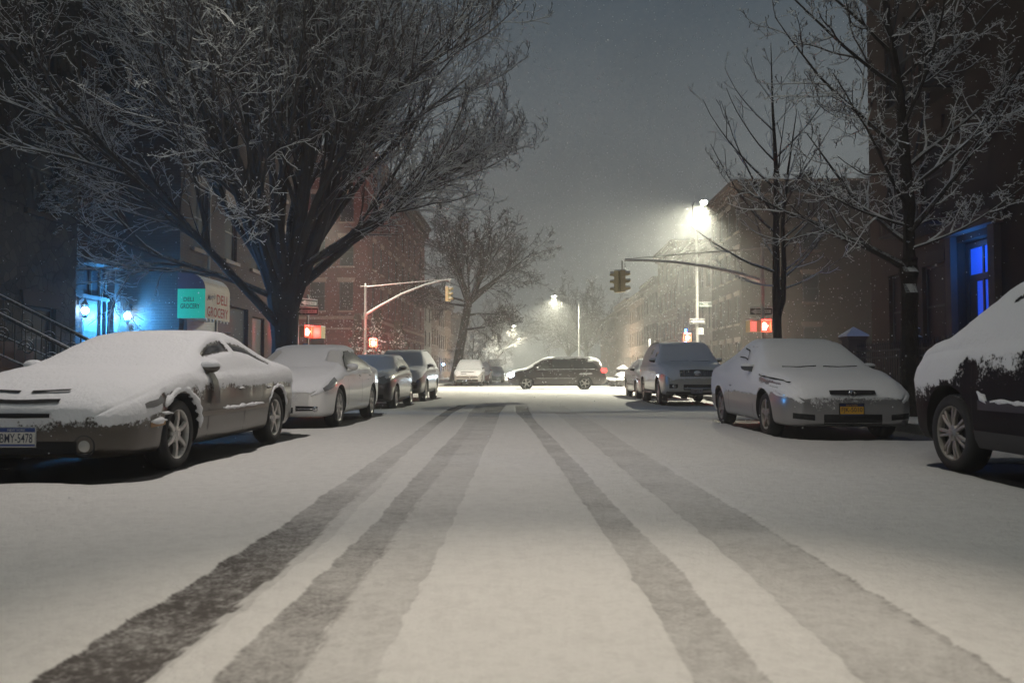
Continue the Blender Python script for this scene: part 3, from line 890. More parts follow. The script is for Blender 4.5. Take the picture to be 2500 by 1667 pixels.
    for yy, wd, h, stn, mt, lab, door in rs:
        ho = row_house('row_house', (12.9, yy + wd, 0), R(-90), wd - .02, h, stn, max(2, int(wd / 1.9)), mt, lab, deep=14, group='row houses far down the right side', door=door, detail=(yy < 75), cor=M_brown2)
        q = MB(); q.box(wd * .5 - .4, wd * .5 + .4, 5.0, 5.6, h + .06, h + 1.3); q.box(wd * .5 - .46, wd * .5 + .46, 4.94, 5.66, h + 1.301, h + 1.42); q.build('chimney', M_brown2, ho)
        if yy < 50:
            sf = lambda u, d, z: (wd - .02 + .17 - d, u, z)
            for u in (4.2, 8.6):
                for z in (2.0, 5.2, 8.4): add_window(ho, sf, u - .5, u + .5, z, z + 1.7, frame=M_frame_dark, trim=M_brown2)
            q = MB(); q.box(wd - .019, wd + .06, 0, 14, h - .02, h + .12); q.box(wd - .019, wd + .10, 0, 14, h - .9, h - .75); q.build('coping', M_brown2, ho)

    # ---- near right: tall dark building with blue-lit entrance
    B = Bld('dark_townhouse', (10.0, 23.6, 0), R(-90), 'tall dark townhouse at the right with a blue lit entrance')
    w = MB(); W = 24.0; H = 17.0; ops = []
    for s in range(5):
        for u in (1.7, 3.6, 8.2, 10.3, 12.4, 15.5, 18.5, 21.5):
            zc = 1.55 + s * 3.25
            if s == 0 and u == 8.2: continue
            ops.append((u - .55, u + .55, zc, zc + 2.05))
    dop = (4.75, 6.25, 1.15, 3.95)
    B.face(w, 0, W, .04, H, ops + [dop], straight, depth=.3)
    w.add([(0, 0, .04), (0, 10, .04), (0, 10, H), (0, 0, H)], [(0, 1, 2, 3)])
    w.add([(W, 0, .04), (W, 10, .04), (W, 10, H), (W, 0, H)], [(0, 1, 2, 3)])
    w.add([(0, 10, .04), (W, 10, .04), (W, 10, H), (0, 10, H)], [(0, 1, 2, 3)])
    w.build('wall', M_brown_dim, B.o)
    for o in ops: add_window(B.o, straight, *o, frame=M_frame_dark, trim=M_brown_dim)
    cornice(B.o, straight, .02, W - .02, H + .05, M_brown2, h=1.0, out=.7)
    rf = MB(); rf.box(.01, W - .01, .01, 9.99, H - .05, H + .05); rf.build('roof', M_snow, B.o)
    # door with lit glass
    d = MB()
    d.box(4.8, 4.95, .16, .24, 1.17, 3.9); d.box(6.05, 6.2, .16, .24, 1.17, 3.9); d.box(4.952, 6.048, .16, .24, 3.78, 3.9); d.box(4.952, 6.048, .16, .24, 3.02, 3.16)
    d.box(5.47, 5.53, .17, .23, 1.17, 3.02); d.box(5.47, 5.53, .17, .23, 3.162, 3.778)
    d.box(4.952, 5.468, .18, .22, 1.17, 1.75); d.box(5.532, 6.048, .18, .22, 1.17, 1.75); d.box(4.952, 5.2, .18, .22, 1.752, 3.018)
    d.box(5.532, 6.048, .18, .22, 2.1, 2.2)
    do = d.build('door', M_door, B.o)
    g = MB(); g.box(5.202, 5.466, .2, .21, 1.76, 3.0); g.box(5.534, 6.046, .2, .21, 1.76, 2.095); g.box(5.534, 6.046, .2, .21, 2.205, 3.0); g.box(4.954, 5.466, .2, .21, 3.165, 3.77); g.box(5.534, 6.046, .2, .21, 3.165, 3.77)
    g.build('door_glass', emat('blue_lit_glass', (.012, .10, 1.0), .6, (.02, .05, .2)), do)
    su = MB(); su.box(4.5, 4.74, -.16, -.004, 1.16, 4.1); su.box(6.26, 6.5, -.16, -.004, 1.16, 4.1); su.box(4.4, 6.6, -.3, -.004, 4.105, 4.4)
    su.build('door_surround', M_brown2, B.o)
    add_light('entrance_light', B.o, (5.5, -.15, 3.6), (.02, .25, 1.0), 26, .08)
    st = MB()
    for k in range(6): st.box(4.55, 6.45, -.35 - .3 * (k + 1), -.35 - .3 * k - .003, .05, 1.15 - .17 * k)
    st.box(4.55, 6.45, -.347, -.165, .05, 1.15); st.build('stoop', M_brown2, B.o)
    fe = MB()
    for z0 in (4.4, 7.6, 10.8):
        fe.box(2.6, 4.9, -.9, -.85, z0 + .9, z0 + .95); fe.box(2.6, 4.9, -.9, -.01, z0, z0 + .05)
        for k in range(14): fe.tube([(2.65 + k * .17, -.87, z0), (2.65 + k * .17, -.87, z0 + .92)], .01, 4)
        fe.tube([(2.7, -.5, z0), (4.6, -.5, z0 + 3.2)], .03, 5); fe.tube([(2.7, -.8, z0 + .7), (4.6, -.8, z0 + 3.9)], .02, 5)
    fe.build('fire_escape', M_iron, B.o)
build_buildings()
# ------------------------------------------------------------------ trees
class TreeGen:
    def __init__(self, seed):
        self.rg = random.Random(seed)
        self.tv, self.tf = [], []      # trunk and limbs
        self.cv, self.cf = [], []      # twigs
    def chain(self, pts, rads, n, crown):
        V, F = (self.cv, self.cf) if crown else (self.tv, self.tf)
        b0 = len(V); k = len(pts)
        for i in range(k):
            d = pts[min(i + 1, k - 1)] - pts[max(i - 1, 0)]
            if d.length < 1e-9: d = Vector((0, 0, 1))
            d.normalize()
            s = Vector((d.y, -d.x, 0))
            if s.length < .15: s = Vector((1, 0.2, 0))
            s.normalize(); u = s.cross(d)
            if u.z < 0: u = -u
            r = rads[i]
            if n == 3:
                p = pts[i]
                V.append(tuple(p + u * (r * 1.25))); V.append(tuple(p - s * r - u * (.6 * r))); V.append(tuple(p + s * r - u * (.6 * r)))
            else:
                for j in range(n):
                    t = 2 * math.pi * j / n
                    V.append(tuple(pts[i] + s * (math.cos(t) * r) + u * (math.sin(t) * r)))
        for i in range(k - 1):
            for j in range(n):
                j2 = (j + 1) % n
                F.append((b0 + i * n + j, b0 + i * n + j2, b0 + (i + 1) * n + j2, b0 + (i + 1) * n + j))
        F.append(tuple(b0 + (k - 1) * n + j for j in range(n)))
    def branch(self, p, d, length, r0, r1, level, P, bend=0.0, avoid=None):
        """grow one branch; returns its points"""
        rg = self.rg
        nseg = P['seg'][min(level, len(P['seg']) - 1)]
        wob = P['wob'][min(level, len(P['wob']) - 1)]
        up = P['up'][min(level, len(P['up']) - 1)]
        pts = [p.copy()]; d = d.normalized(); rads = [r0]
        st = length / nseg
        dirs = [d.copy()]
        for i in range(nseg):
            d = d + Vector((rg.gauss(0, wob), rg.gauss(0, wob), rg.gauss(0, wob) + up))
            if bend and level <= 1: d.z += bend * (i / nseg)
            if avoid is not None: d = avoid(pts[-1], d)
            d.normalize()
            pts.append(pts[-1] + d * st)
            dirs.append(d.copy())
            rads.append(r0 + (r1 - r0) * ((i + 1) / nseg) ** .8)
        n = 8 if r0 > .12 else (6 if r0 > .05 else (4 if r0 > .022 else 3))
        self.chain(pts, rads, n, r0 < P.get('split', .03))
        return pts, dirs, rads
    def sub(self, pts, dirs, rads, length, level, P, avoid=None):
        rg = self.rg
        if level >= len(P['n']): return
        cnt = P['n'][level]; cnt = int(round(cnt * rg.uniform(.8, 1.2)))
        t0 = P['start'][level]
        k = len(pts) - 1
        for i in range(cnt):
            t = t0 + (1 - t0) * ((i + rg.random()) / cnt)
            f = t * k; a = min(int(f), k - 1); fr = f - a
            p = pts[a].lerp(pts[a + 1], fr); d = dirs[a + 1]; r = rads[a] + (rads[a + 1] - rads[a]) * fr
            # a direction at an angle to the parent
            ax = d.orthogonal().normalized(); bx_ = d.cross(ax)
            ph = rg.uniform(0, 2 * math.pi); an = R(rg.uniform(*P['ang'][level]))
            nd_ = d * math.cos(an) + (ax * math.cos(ph) + bx_ * math.sin(ph)) * math.sin(an)
            if P.get('flat'): nd_.z *= P['flat']
            L = length * P['len'][level] * (1.15 - P.get('taper', .55) * t) * rg.uniform(.7, 1.25)
            rr = min(r * P.get('rr', .7), P['rad'][level]) ; re = max(P['tip'], rr * .35)
            q = self.branch(p, nd_, L, max(rr, P['tip']), re, level, P, avoid=avoid)
            self.sub(*q, L, level + 1, P, avoid)
    def build(self, root, mtrunk, mcrown):
        def mk(name, V, F, mt):
            me = bpy.data.meshes.new(name); me.from_pydata(V, [], F); me.materials.append(mt)
            me.update()
            o = link_mesh(name, me, root); return o
        mk('trunk', self.tv, self.tf, mtrunk)
        if self.cv: mk('crown', self.cv, self.cf, mcrown)

def big_tree():
    root = empty('street_tree', (-6.08, 19.5, .12), 0, 'huge spreading snow-dusted tree with thick dark forked trunk by the deli corner', 'tree')
    T = TreeGen(11); rg = T.rg
    def avoid(p, d):
        if p.x < -2.3: d.x += .10 * min(2.5, (-2.3 - p.x))       # the houses stand at x = -3.3 of the trunk
        if p.y > 7.0: d.y -= .12
        if p.y < -8.0: d.y += .10
        if p.x > 4.6: d.x -= .10 * (p.x - 4.6); d.z += .03
        return d
    P = dict(seg=[9, 8, 6, 5, 4], wob=[.045, .07, .11, .19, .26], up=[.02, .015, .03, .03, .02], n=[0, 11, 9, 6, 3], start=[0, .20, .15, .1, .15],
             ang=[(0, 0), (12, 28), (14, 38), (20, 52), (25, 65)], len=[1, .56, .46, .40, .42], rad=[.2, .065, .026, .0105, .007], tip=.0060, split=.030, taper=.6)
    # trunk
    pts = [Vector(p) for p in ((0, 0, -.1), (0, 0, .25), (.01, 0, .9), (.0, .0, 1.6), (-.03, 0, 2.2), (-.05, 0, 2.9))]
    T.chain(pts, [.52, .40, .325, .315, .36, .42], 14, False)
    # limbs: azimuth (deg, 0 = +x street side, 90 = away), elevation, length, radius, start height
    limbs = [(0, 52, 7.6, .25, 2.5), (18, 40, 6.6, .18, 2.9), (-20, 60, 8.4, .21, 2.7), (50, 58, 9.0, .18, 2.8), (100, 62, 9.0, .19, 2.8), (150, 66, 9.2, .20, 2.6),
             (182, 60, 9.2, .22, 2.5), (215, 55, 9.0, .18, 2.7), (238, 36, 8.8, .15, 2.0), (262, 44, 9.5, .17, 2.6), (292, 50, 9.2, .18, 2.7), (322, 46, 7.8, .16, 2.8),
             (75, 78, 9.8, .18, 2.9), (200, 80, 10, .20, 2.9), (330, 78, 10, .20, 2.9), (250, 72, 9.5, .16, 2.9), (8, 25, 5.8, .10, 3.4), (345, 30, 5.6, .11, 3.3), (30, 55, 7.8, .15, 2.9), (345, 66, 8.6, .16, 2.9), (170, 48, 8.4, .15, 2.7), (310, 62, 8.6, .15, 2.9), (205, 24, 7.0, .11, 2.7), (275, 26, 8.0, .11, 3.0)]
    for az, el, L, r, z in limbs:
        a, e_ = R(az + rg.uniform(-5, 5)), R(el)
        d = Vector((math.cos(a) * math.cos(e_), math.sin(a) * math.cos(e_), math.sin(e_)))
        st = Vector((math.cos(a) * .14, math.sin(a) * .14, z - .1))
        # limbs leave steeply and then spread
        d0 = (d + Vector((0, 0, .5))).normalized() if el > 40 else d
        q = T.branch(st, d0, L, r * .82, .02, 0, P, bend=(-.16 if el > 40 else -.05), avoid=avoid)
        T.sub(*q, L, 1, P, avoid)
    T.build(root, M_bark, M_twig)
big_tree()

def thin_tree():
    root = empty('street_tree', (6.25, 20.4, .12), 0, 'slender bare tree with upswept branches behind the silver coupe', 'tree')
    T = TreeGen(5); rg = T.rg
    P = dict(seg=[8, 7, 4, 3], wob=[.03, .05, .1, .15], up=[.05, .10, .05, .02], n=[0, 3, 2, 0], start=[0, .25, .3, .2], ang=[(0, 0), (25, 55), (30, 60), (30, 60)],
             len=[1, .34, .40, .4], rad=[.08, .016, .009, .007], tip=.007, split=.028)
    T.chain([Vector(p) for p in ((0, 0, -.1), (.0, 0, .3), (.02, 0, 1.5), (.0, .02, 2.9))], [.15, .12, .105, .10], 10, False)
    lead = [Vector(p) for p in ((0, .02, 2.9), (.02, .03, 4.4), (.04, .02, 6.0), (-.03, .02, 7.6), (-.05, .03, 9.3))]
    T.chain(lead, [.10, .085, .06, .032, .008], 8, False)
    st2 = [Vector(p) for p in ((.02, 0, 2.1), (.17, .03, 2.6), (.22, .05, 3.6), (.20, .05, 4.6), (.36, .06, 6.0), (.62, .1, 7.6))]
    T.chain(st2, [.06, .075, .065, .05, .03, .008], 7, False)
    brs = [(3.35, 180, 14, 2.5, .045), (3.1, 20, 28, 2.7, .045), (4.35, 168, 40, 3.0, .04), (4.1, 345, 30, 2.6, .035), (4.75, 190, 48, 3.3, .04), (5.0, 10, 50, 2.8, .035), (5.5, 175, 42, 3.0, .035), (5.3, 260, 45, 2.2, .03),
           (6.2, 185, 40, 2.3, .03), (6.3, 0, 46, 2.2, .03), (7.0, 172, 48, 2.2, .025), (7.1, 8, 45, 1.6, .02), (7.8, 180, 50, 1.5, .016), (7.85, 5, 52, 1.6, .016), (3.7, 95, 35, 2.4, .035), (5.9, 80, 50, 2.0, .025), (4.6, 280, 38, 2.4, .03),
           (8.7, 190, 50, .5, .009), (8.7, 10, 50, .6, .009), (3.0, 200, -4, 1.7, .022), (2.9, 10, 5, 2.2, .03)]
    for z, az, el, L, r in brs:
        a, e_ = R(az), R(el)
        d = Vector((math.cos(a) * math.cos(e_), math.sin(a) * math.cos(e_), math.sin(e_)))
        x = np.interp(z, [2.9, 4.4, 6.0, 7.6, 9.3], [0, .02, .04, -.03, -.05])
        q = T.branch(Vector((x, .02, z)), d, L, r, .007, 1, P)
        T.sub(*q, L, 1, P)
    for z, az, el, L, r in [(3.4, 20, 30, 2.2, .03), (4.6, 15, 45, 2.2, .028), (5.5, 30, 55, 1.9, .02), (4.0, 330, 35, 2.2, .025), (6.2, 350, 55, 1.5, .015)]:
        a, e_ = R(az), R(el); d = Vector((math.cos(a) * math.cos(e_), math.sin(a) * math.cos(e_), math.sin(e_)))
        q = T.branch(Vector((.23, .05, z)), d, L, r, .007, 1, P); T.sub(*q, L, 1, P)
    T.build(root, M_bark, M_twig)
thin_tree()

def spur_tree():
    root = empty('street_tree', (6.45, 13.7, .12), 0, 'snow-crusted street tree with stubby spur twigs before the tall dark townhouse', 'tree')
    T = TreeGen(33); rg = T.rg
    P = dict(seg=[8, 7, 6, 4], wob=[.06, .13, .26, .36], up=[.03, .06, .06, .06], n=[0, 9, 8, 4], start=[0, .12, .08, .1], ang=[(0, 0), (28, 60), (35, 75), (35, 80)],
             len=[1, .36, .30, .5], rad=[.08, .024, .010, .0068], tip=.0055, split=.026, taper=.5)
    T.chain([Vector(p) for p in ((0, 0, -.1), (.0, 0, .2), (-.02, 0, 1.2), (.0, .0, 2.15), (-.01, 0, 2.5), (0, 0, 2.75))], [.23, .17, .145, .14, .165, .14], 12, False)
    lead = [Vector(p) for p in ((0, 0, 2.6), (.02, .0, 3.6), (-.03, .02, 4.6), (-.10, .0, 5.6), (-.28, 0, 6.8), (-.38, 0, 8.2), (-.36, .0, 10.0))]
    T.chain(lead, [.12, .105, .085, .075, .06, .04, .01], 8, False)
    Ld = 7.0
    dirs = [(lead[min(i + 1, 6)] - lead[max(i - 1, 0)]).normalized() for i in range(7)]
    brs = [(2.55, 172, 32, 3.4, .075), (3.2, 8, 40, 3.4, .06), (4.5, 185, 42, 3.3, .05), (4.3, 5, 38, 3.2, .045), (5.7, 176, 30, 3.2, .05), (5.4, 12, 42, 3.0, .045), (5.0, 268, 30, 2.8, .04), (4.6, 95, 35, 3.0, .045), (6.3, 200, 45, 2.8, .04),
           (6.5, 355, 45, 2.8, .04), (7.2, 178, 50, 2.6, .035), (7.4, 15, 48, 2.6, .035), (3.6, 215, 28, 2.8, .045), (3.9, 320, 30, 3.0, .045), (3.0, 60, 30, 2.8, .045), (3.0, 130, 35, 2.8, .05), (8.2, 185, 55, 2.2, .03), (8.4, 5, 52, 2.2, .03), (6.8, 90, 42, 2.4, .03), (5.9, 240, 35, 2.6, .035), (5.8, 315, 35, 2.8, .035), (2.9, 345, 18, 2.4, .03), (3.3, 190, 12, 2.3, .035)]
    zs = [p.z for p in lead]
    for z, az, el, L, r in brs:
        a, e_ = R(az + rg.uniform(-6, 6)), R(el)
        d = Vector((math.cos(a) * math.cos(e_), math.sin(a) * math.cos(e_), math.sin(e_)))
        x = np.interp(z, zs, [p.x for p in lead])
        q = T.branch(Vector((x, 0, z)), d, L, r, .009, 0, P)
        T.sub(*q, L, 1, P)
    T.sub(lead, dirs, [.12, .105, .085, .075, .06, .04, .01], 2.2, 2, P)
    T.build(root, M_bark, M_twig)
spur_tree()

def far_tree(seed, H, fork, r, lean, label, loc, nl=9, group=None, spread=(20, 70), twn=(0, 9, 7, 5), mt=None, low=None, tip=.016):
    root = empty('street_tree', loc, 0, label, 'tree', group)
    T = TreeGen(seed); rg = T.rg
    P = dict(seg=[7, 5, 4, 3], wob=[.08, .12, .16, .2], up=[.02, .03, .02, .0], n=list(twn), start=[0, .2, .15, .1], ang=[(0, 0), (20, 50), (25, 60), (30, 70)], len=[1, .5, .45, .45], rad=[.15, .05, .026, .017], tip=tip, split=.06, taper=.55)
    lx, ly = lean
    tp = [Vector((lx * t, ly * t, fork * t - .1)) for t in (0, .1, .35, .7, 1)]
    T.chain(tp, [r * 1.3, r, r * .9, r * .85, r * .85], 9, False)
    for i in range(nl):
        az = 360 * i / nl + rg.uniform(-18, 18); el = rg.uniform(*spread)
        a, e_ = R(az), R(el); d = Vector((math.cos(a) * math.cos(e_), math.sin(a) * math.cos(e_), math.sin(e_)))
        L = (H - fork) * rg.uniform(.7, .95) * (.75 + .35 * math.sin(e_))
        q = T.branch(Vector((lx, ly, fork - .2 - rg.random() * fork * .12)), d, L, r * rg.uniform(.35, .6), .02, 0, P)
        T.sub(*q, L, 1, P)
    for (z, az, el, L) in (low or []):
        a, e_ = R(az), R(el); d = Vector((math.cos(a) * math.cos(e_), math.sin(a) * math.cos(e_), math.sin(e_)))
        q = T.branch(Vector((lx * z / fork, ly * z / fork, z)), d, L, r * .35, .02, 0, P); T.sub(*q, L, 1, P)
    T.build(root, M_bark, mt or M_twig_far)
    return root
far_tree(3, 16.0, 7.6, .42, (1.35, 0), 'tall bare tree with leaning trunk behind the left signal arm', (-6.7, 69, .1), nl=10, spread=(34, 80), low=[(5.8, 10, 8, 4.0), (4.6, -8, -6, 4.6), (6.6, 175, 10, 4.6), (6.9, 190, 25, 4.6)], twn=(0, 11, 9, 6), tip=.013)
ft = far_tree(8, 16, 4.5, .4, (.3, 0), 'hazy rounded tree glowing behind the curved-arm street light', (8.6, 128, .1), nl=12, spread=(25, 85), tip=.02)
c = copy_tree(ft); c.location = (7.2, 150, .1); c.rotation_euler = (0, 0, 2.0); c['label'] = 'faint distant tree farthest along the right kerb'
ft2 = far_tree(15, 7.0, 1.8, .16, (0, 0), 'small low snow-lit tree under the far street light', (-5.9, 98, .1), nl=9, spread=(0, 60), mt=M_twig, tip=.014, group='small snowy trees far down the left kerb')
c = copy_tree(ft2); c.location = (-6.0, 119, .1); c.rotation_euler = (0, 0, 1.3); c['label'] = 'second small snowy tree, just beyond the far left street light'
c = copy_tree(ft2); c.location = (-6.2, 84, .1); c.rotation_euler = (0, 0, 2.5); c.scale = (.75, .75, .8); c['label'] = 'smallest snowy tree, nearest of those behind the parked far cars'
c = copy_tree(ft); c.location = (-6.6, 155, .1); c.rotation_euler = (0, 0, 4.1); c['label'] = 'faint broad tree at the far end of the left kerb'

def conifer(loc, h, r, seed, label):
    root = empty('conifer', loc, 0, label, 'conifer', 'small conifers before the red brick house')
    rg = random.Random(seed)
    t = MB(); t.tube([(0, 0, 0), (0, 0, h * .9)], [.07, .01], 6); t.build('trunk', M_bark, root)
    V, F = [], []
    nf = 0
    for i in range(4200):
        u = rg.random() ** .75; z = .15 + u * (h - .15)
        rr = r * (1 - u) ** .8 * (.72 + .28 * math.sin(z * 9 + seed)) * (.55 + .5 * rg.random()) + .02
        a = rg.uniform(0, 6.283); p = Vector((math.cos(a) * rr, math.sin(a) * rr, z))
        o = Vector((math.cos(a), math.sin(a), rg.uniform(-.2, .6))).normalized(); s = Vector((-math.sin(a), math.cos(a), rg.uniform(-.3, .3))).normalized()
        w = rg.uniform(.05, .11); ln = rg.uniform(.10, .22); b = len(V)
        n_ = o.cross(s)
        V += [tuple(p - s * w), tuple(p + o * ln * .5 - n_ * .05), tuple(p + s * w), tuple(p + o * ln), tuple(p - o * ln * .4)]
        F += [(b, b + 1, b + 3), (b + 1, b + 2, b + 3), (b, b + 4, b + 1), (b + 4, b + 2, b + 1)]
    nf = len(F)
    for i in range(620):
        u = rg.random() ** .8; z = .3 + u * (h - .32)
        rr = r * (1 - u) ** .8 * (.72 + .28 * math.sin(z * 9 + seed)) * rg.uniform(.85, 1.08) + .02
        a = rg.uniform(0, 6.283); c = (math.cos(a) * rr, math.sin(a) * rr, z); s = rg.uniform(.05, .12); b = len(V)
        for q in ((1, 0, 0), (0, 1, 0), (-1, 0, 0), (0, -1, 0), (0, 0, .6), (0, 0, -.35)): V.append((c[0] + q[0] * s, c[1] + q[1] * s, c[2] + q[2] * s))
        for k in range(4): F.append((b + k, b + (k + 1) % 4, b + 4)); F.append((b + (k + 1) % 4, b + k, b + 5))
    me = bpy.data.meshes.new('crown'); me.from_pydata(V, [], F)
    me.materials.append(mat('conifer_green', (.02, .03, .018), .85, snow=(.45, .3))); me.materials.append(M_snow)
    me.polygons.foreach_set('material_index', [0] * nf + [1] * (len(F) - nf)); me.update(); link_mesh('crown', me, root)
conifer((-11.2, 51.0, .14), 4.5, .85, 1, 'narrow snow-flecked conifer left of the signal pole')
conifer((-9.9, 50.8, .14), 5.1, 1.0, 2, 'tallest snow-flecked conifer, right behind the signal pole')
conifer((-8.6, 51.2, .14), 4.1, 1.05, 3, 'shortest broad snow-flecked conifer at the right')
# ------------------------------------------------------------------ street furniture
M_sigyel = mat('signal_yellow', (.50, .42, .22), .55, var=.2, snow=(.5, .25))
M_sigdark = mat('signal_lens_dark', (.02, .02, .02), .3)
M_red_face = emat('pink_spill_face', (1.0, .22, .17), .95, (.5, .2, .18))  # emission painted in for the red spill of the neighbouring hand
M_red_glow = emat('red_bloom_face', (1.0, .07, .05), 1.6, (.4, .05, .05))  # red bloom around the hand, painted as a glowing face
M_hand = emat('lit_hand', (1.0, .24, .17), 12, (.8, .3, .2))
M_hand_dim = emat('lit_hand_side', (1.0, .42, .28), 5, (.8, .3, .2))
M_signwhite = mat('sign_white', (.62, .62, .60), .5)
M_signblack = mat('sign_black', (.014, .014, .015), .5)
M_signgreen = mat('sign_green', (.01, .035, .025), .5)

def arrow_sign(x, y, z, rz, label, w=.91, h=.30):
    o = empty('one_way_sign', (x, y, z), rz, label, 'street sign', 'one way signs on the corner poles')
    b = MB(); b.box(-w / 2, w / 2, 0, .004, -h / 2, h / 2); b.build('border', M_signwhite, o)
    b = MB(); b.box(-w / 2 + .016, w / 2 - .016, -.004, -.0005, -h / 2 + .016, h / 2 - .016); b.build('panel', M_signblack, o)
    b = MB(); b.prism([(-w / 2 + .05, 0), (-w / 2 + .26, -h * .36), (-w / 2 + .26, -h * .22), (w / 2 - .06, -h * .22), (w / 2 - .06, h * .22), (-w / 2 + .26, h * .22), (-w / 2 + .26, h * .36)], -.008, -.0045)
    b.build('arrow', M_signwhite, o)
    text_mesh('lettering', 'ONE WAY', M_signblack, o, .50, .085, (.07, -.0095, 0), (R(90), 0, 0), .008)
    b = MB(); b.box(-w / 2, w / 2, -.012, .016, h / 2 + .001, h / 2 + .022); b.build('snow_cap', M_snow, o)
    return o

def hand_shape(s=1.0):
    """palm with four raised fingers and a thumb, as polygons in x,z"""
    P = [[(-.09, -.15), (.07, -.15), (.10, -.05), (.10, .04), (-.10, .04), (-.10, -.07)]]
    for i, (cx, top) in enumerate(((-.078, .12), (-.027, .16), (.024, .155), (.076, .115))):
        P.append([(cx - .021, .041), (cx + .021, .041), (cx + .019, top - .015), (cx, top), (cx - .019, top - .015)])
    P.append([(.101, -.06), (.15, .0), (.165, .035), (.145, .045), (.101, .0)])
    return [[(x * s, z * s) for x, z in q] for q in P]

def ped_signal(x, y, z, rz, label, hand=True, dim=False, light=0.0, face=None):
    o = empty('pedestrian_signal', (x, y, z), rz, label, 'pedestrian signal', 'pedestrian signals on the corner poles')
    b = MB(); w, h = .22, .23
    b.box(-w, w, .0, .20, -h, h)
    b.box(-w, -w + .02, -.16, -.001, -h, h); b.box(w - .02, w, -.16, -.001, -h, h); b.box(-w + .021, w - .021, -.16, -.001, h - .02, h); b.box(-w + .021, w - .021, -.14, -.001, -h, -h + .02)
    b.box(-.03, .03, .2, .30, h - .06, h - .01); b.box(-.03, .03, .2, .30, -h + .01, -h + .06)
    b.build('housing', M_sigyel, o)
    q = MB(); q.box(-w + .022, w - .022, -.012, -.002, -h + .022, h - .022); q.build('face', face or M_red_glow, o)
    if hand:
        g = MB()
        for poly in hand_shape(1.05): g.prism(poly, -.02, -.013)
        g.build('hand_symbol', M_hand_dim if dim else M_hand, o)
    s = MB(); s.box(-w - .005, w + .005, -.165, .20, h + .001, h + .035); s.build('snow_cap', M_snow, o)
    if light: add_light('signal_light', o, (0, -.30, 0), (1.0, .045, .035), light, .08)
    return o

def traffic_light(x, y, z, rz, label):
    o = empty('traffic_light', (x, y, z), rz, label, 'traffic light', 'traffic lights hanging from the signal arms')
    b = MB()
    b.box(-.14, .14, -.02, .16, -.88, -.02)
    for k in range(3): b.box(-.125, .125, .1605, .18, -.86 + k * .29, -.61 + k * .29)
    b.build('housing', M_sigyel, o)
    v = MB()
    for k in range(3):
        zc = -.165 - k * .29
        n = 10; pts = [R(-20 + 220 * i / n) for i in range(n + 1)]
        ring0 = [(.115 * math.cos(t), -.021, zc + .115 * math.sin(t)) for t in pts]; ring1 = [(.115 * math.cos(t), -.24 + (.08 if math.sin(t) < 0 else 0), zc + .115 * math.sin(t)) for t in pts]
        ri0 = [(.105 * math.cos(t), -.021, zc + .105 * math.sin(t)) for t in pts]; ri1 = [(.105 * math.cos(t), -.24, zc + .105 * math.sin(t)) for t in pts]
        m = n + 1
        v.add(ring0 + ring1 + ri0 + ri1, [(i, i + 1, m + i + 1, m + i) for i in range(n)] + [(2 * m + i, 3 * m + i, 3 * m + i + 1, 2 * m + i + 1) for i in range(n)] + [(m + i, m + i + 1, 3 * m + i + 1, 3 * m + i) for i in range(n)])
    v.build('visor', M_sigyel, o)
    for k in range(3):
        zc = -.165 - k * .29
        l = MB(); l.ball((0, -.022, zc), .10, 12, sy=.25); l.build('lens', M_sigdark, o, smooth=True)
    s = MB(); s.box(-.145, .145, -.03, .165, -.018, .02); s.box(-.1, .1, -.24, -.03, -.045, -.03); s.build('snow_cap', M_snow, o)
    return o

def signal_pole(x, y, arm, top, label, r=.085):
    """arm: list of points in metres relative to the pole base"""
    o = empty('signal_pole', (x, y, .14), 0, label, 'signal pole', 'signal poles with arms at the crossing')
    b = MB(); b.lathe([(.001, 0), (.20, 0), (.20, .08), (.14, .35), (r * 1.1, .5), (r, 1.2), (r * .8, top), (r * .9, top + .02), (.02, top + .1), (.001, top + .11)], 10); b.build('pole', M_galv, o)
    a = MB(); n = len(arm); a.tube(arm, [.065 - .03 * i / (n - 1) for i in range(n)], 8)
    a.lathe([(r + .02, arm[0][2] - .12), (r + .03, arm[0][2] - .12), (r + .03, arm[0][2] + .12), (r + .02, arm[0][2] + .12)], 10)
    a.build('arm', M_galv, o, smooth=False)
    tip = Vector(arm[-1]); w = MB()
    for dy in (-.14, .14):
        w.tube([Vector((0, dy, top - .1)), tip + Vector((0, 0, .06))], .018, 5)
    w.tube([Vector((-.3 if tip.x > 0 else .3, -.14, top - .1)), Vector((0, -.14, top - .1))], .018, 5)
    w.tube([Vector((0, -.14, top - .1)), Vector((0, .14, top - .1))], .03, 5)
    w.build('guy_wire', M_galv, o)
    s = MB(); s.tube([Vector(p) + Vector((0, 0, .055 - .025 * i / (n - 1))) for i, p in enumerate(arm)], [.035] * n, 6); s.build('snow_cap', M_snow, o)
    return o

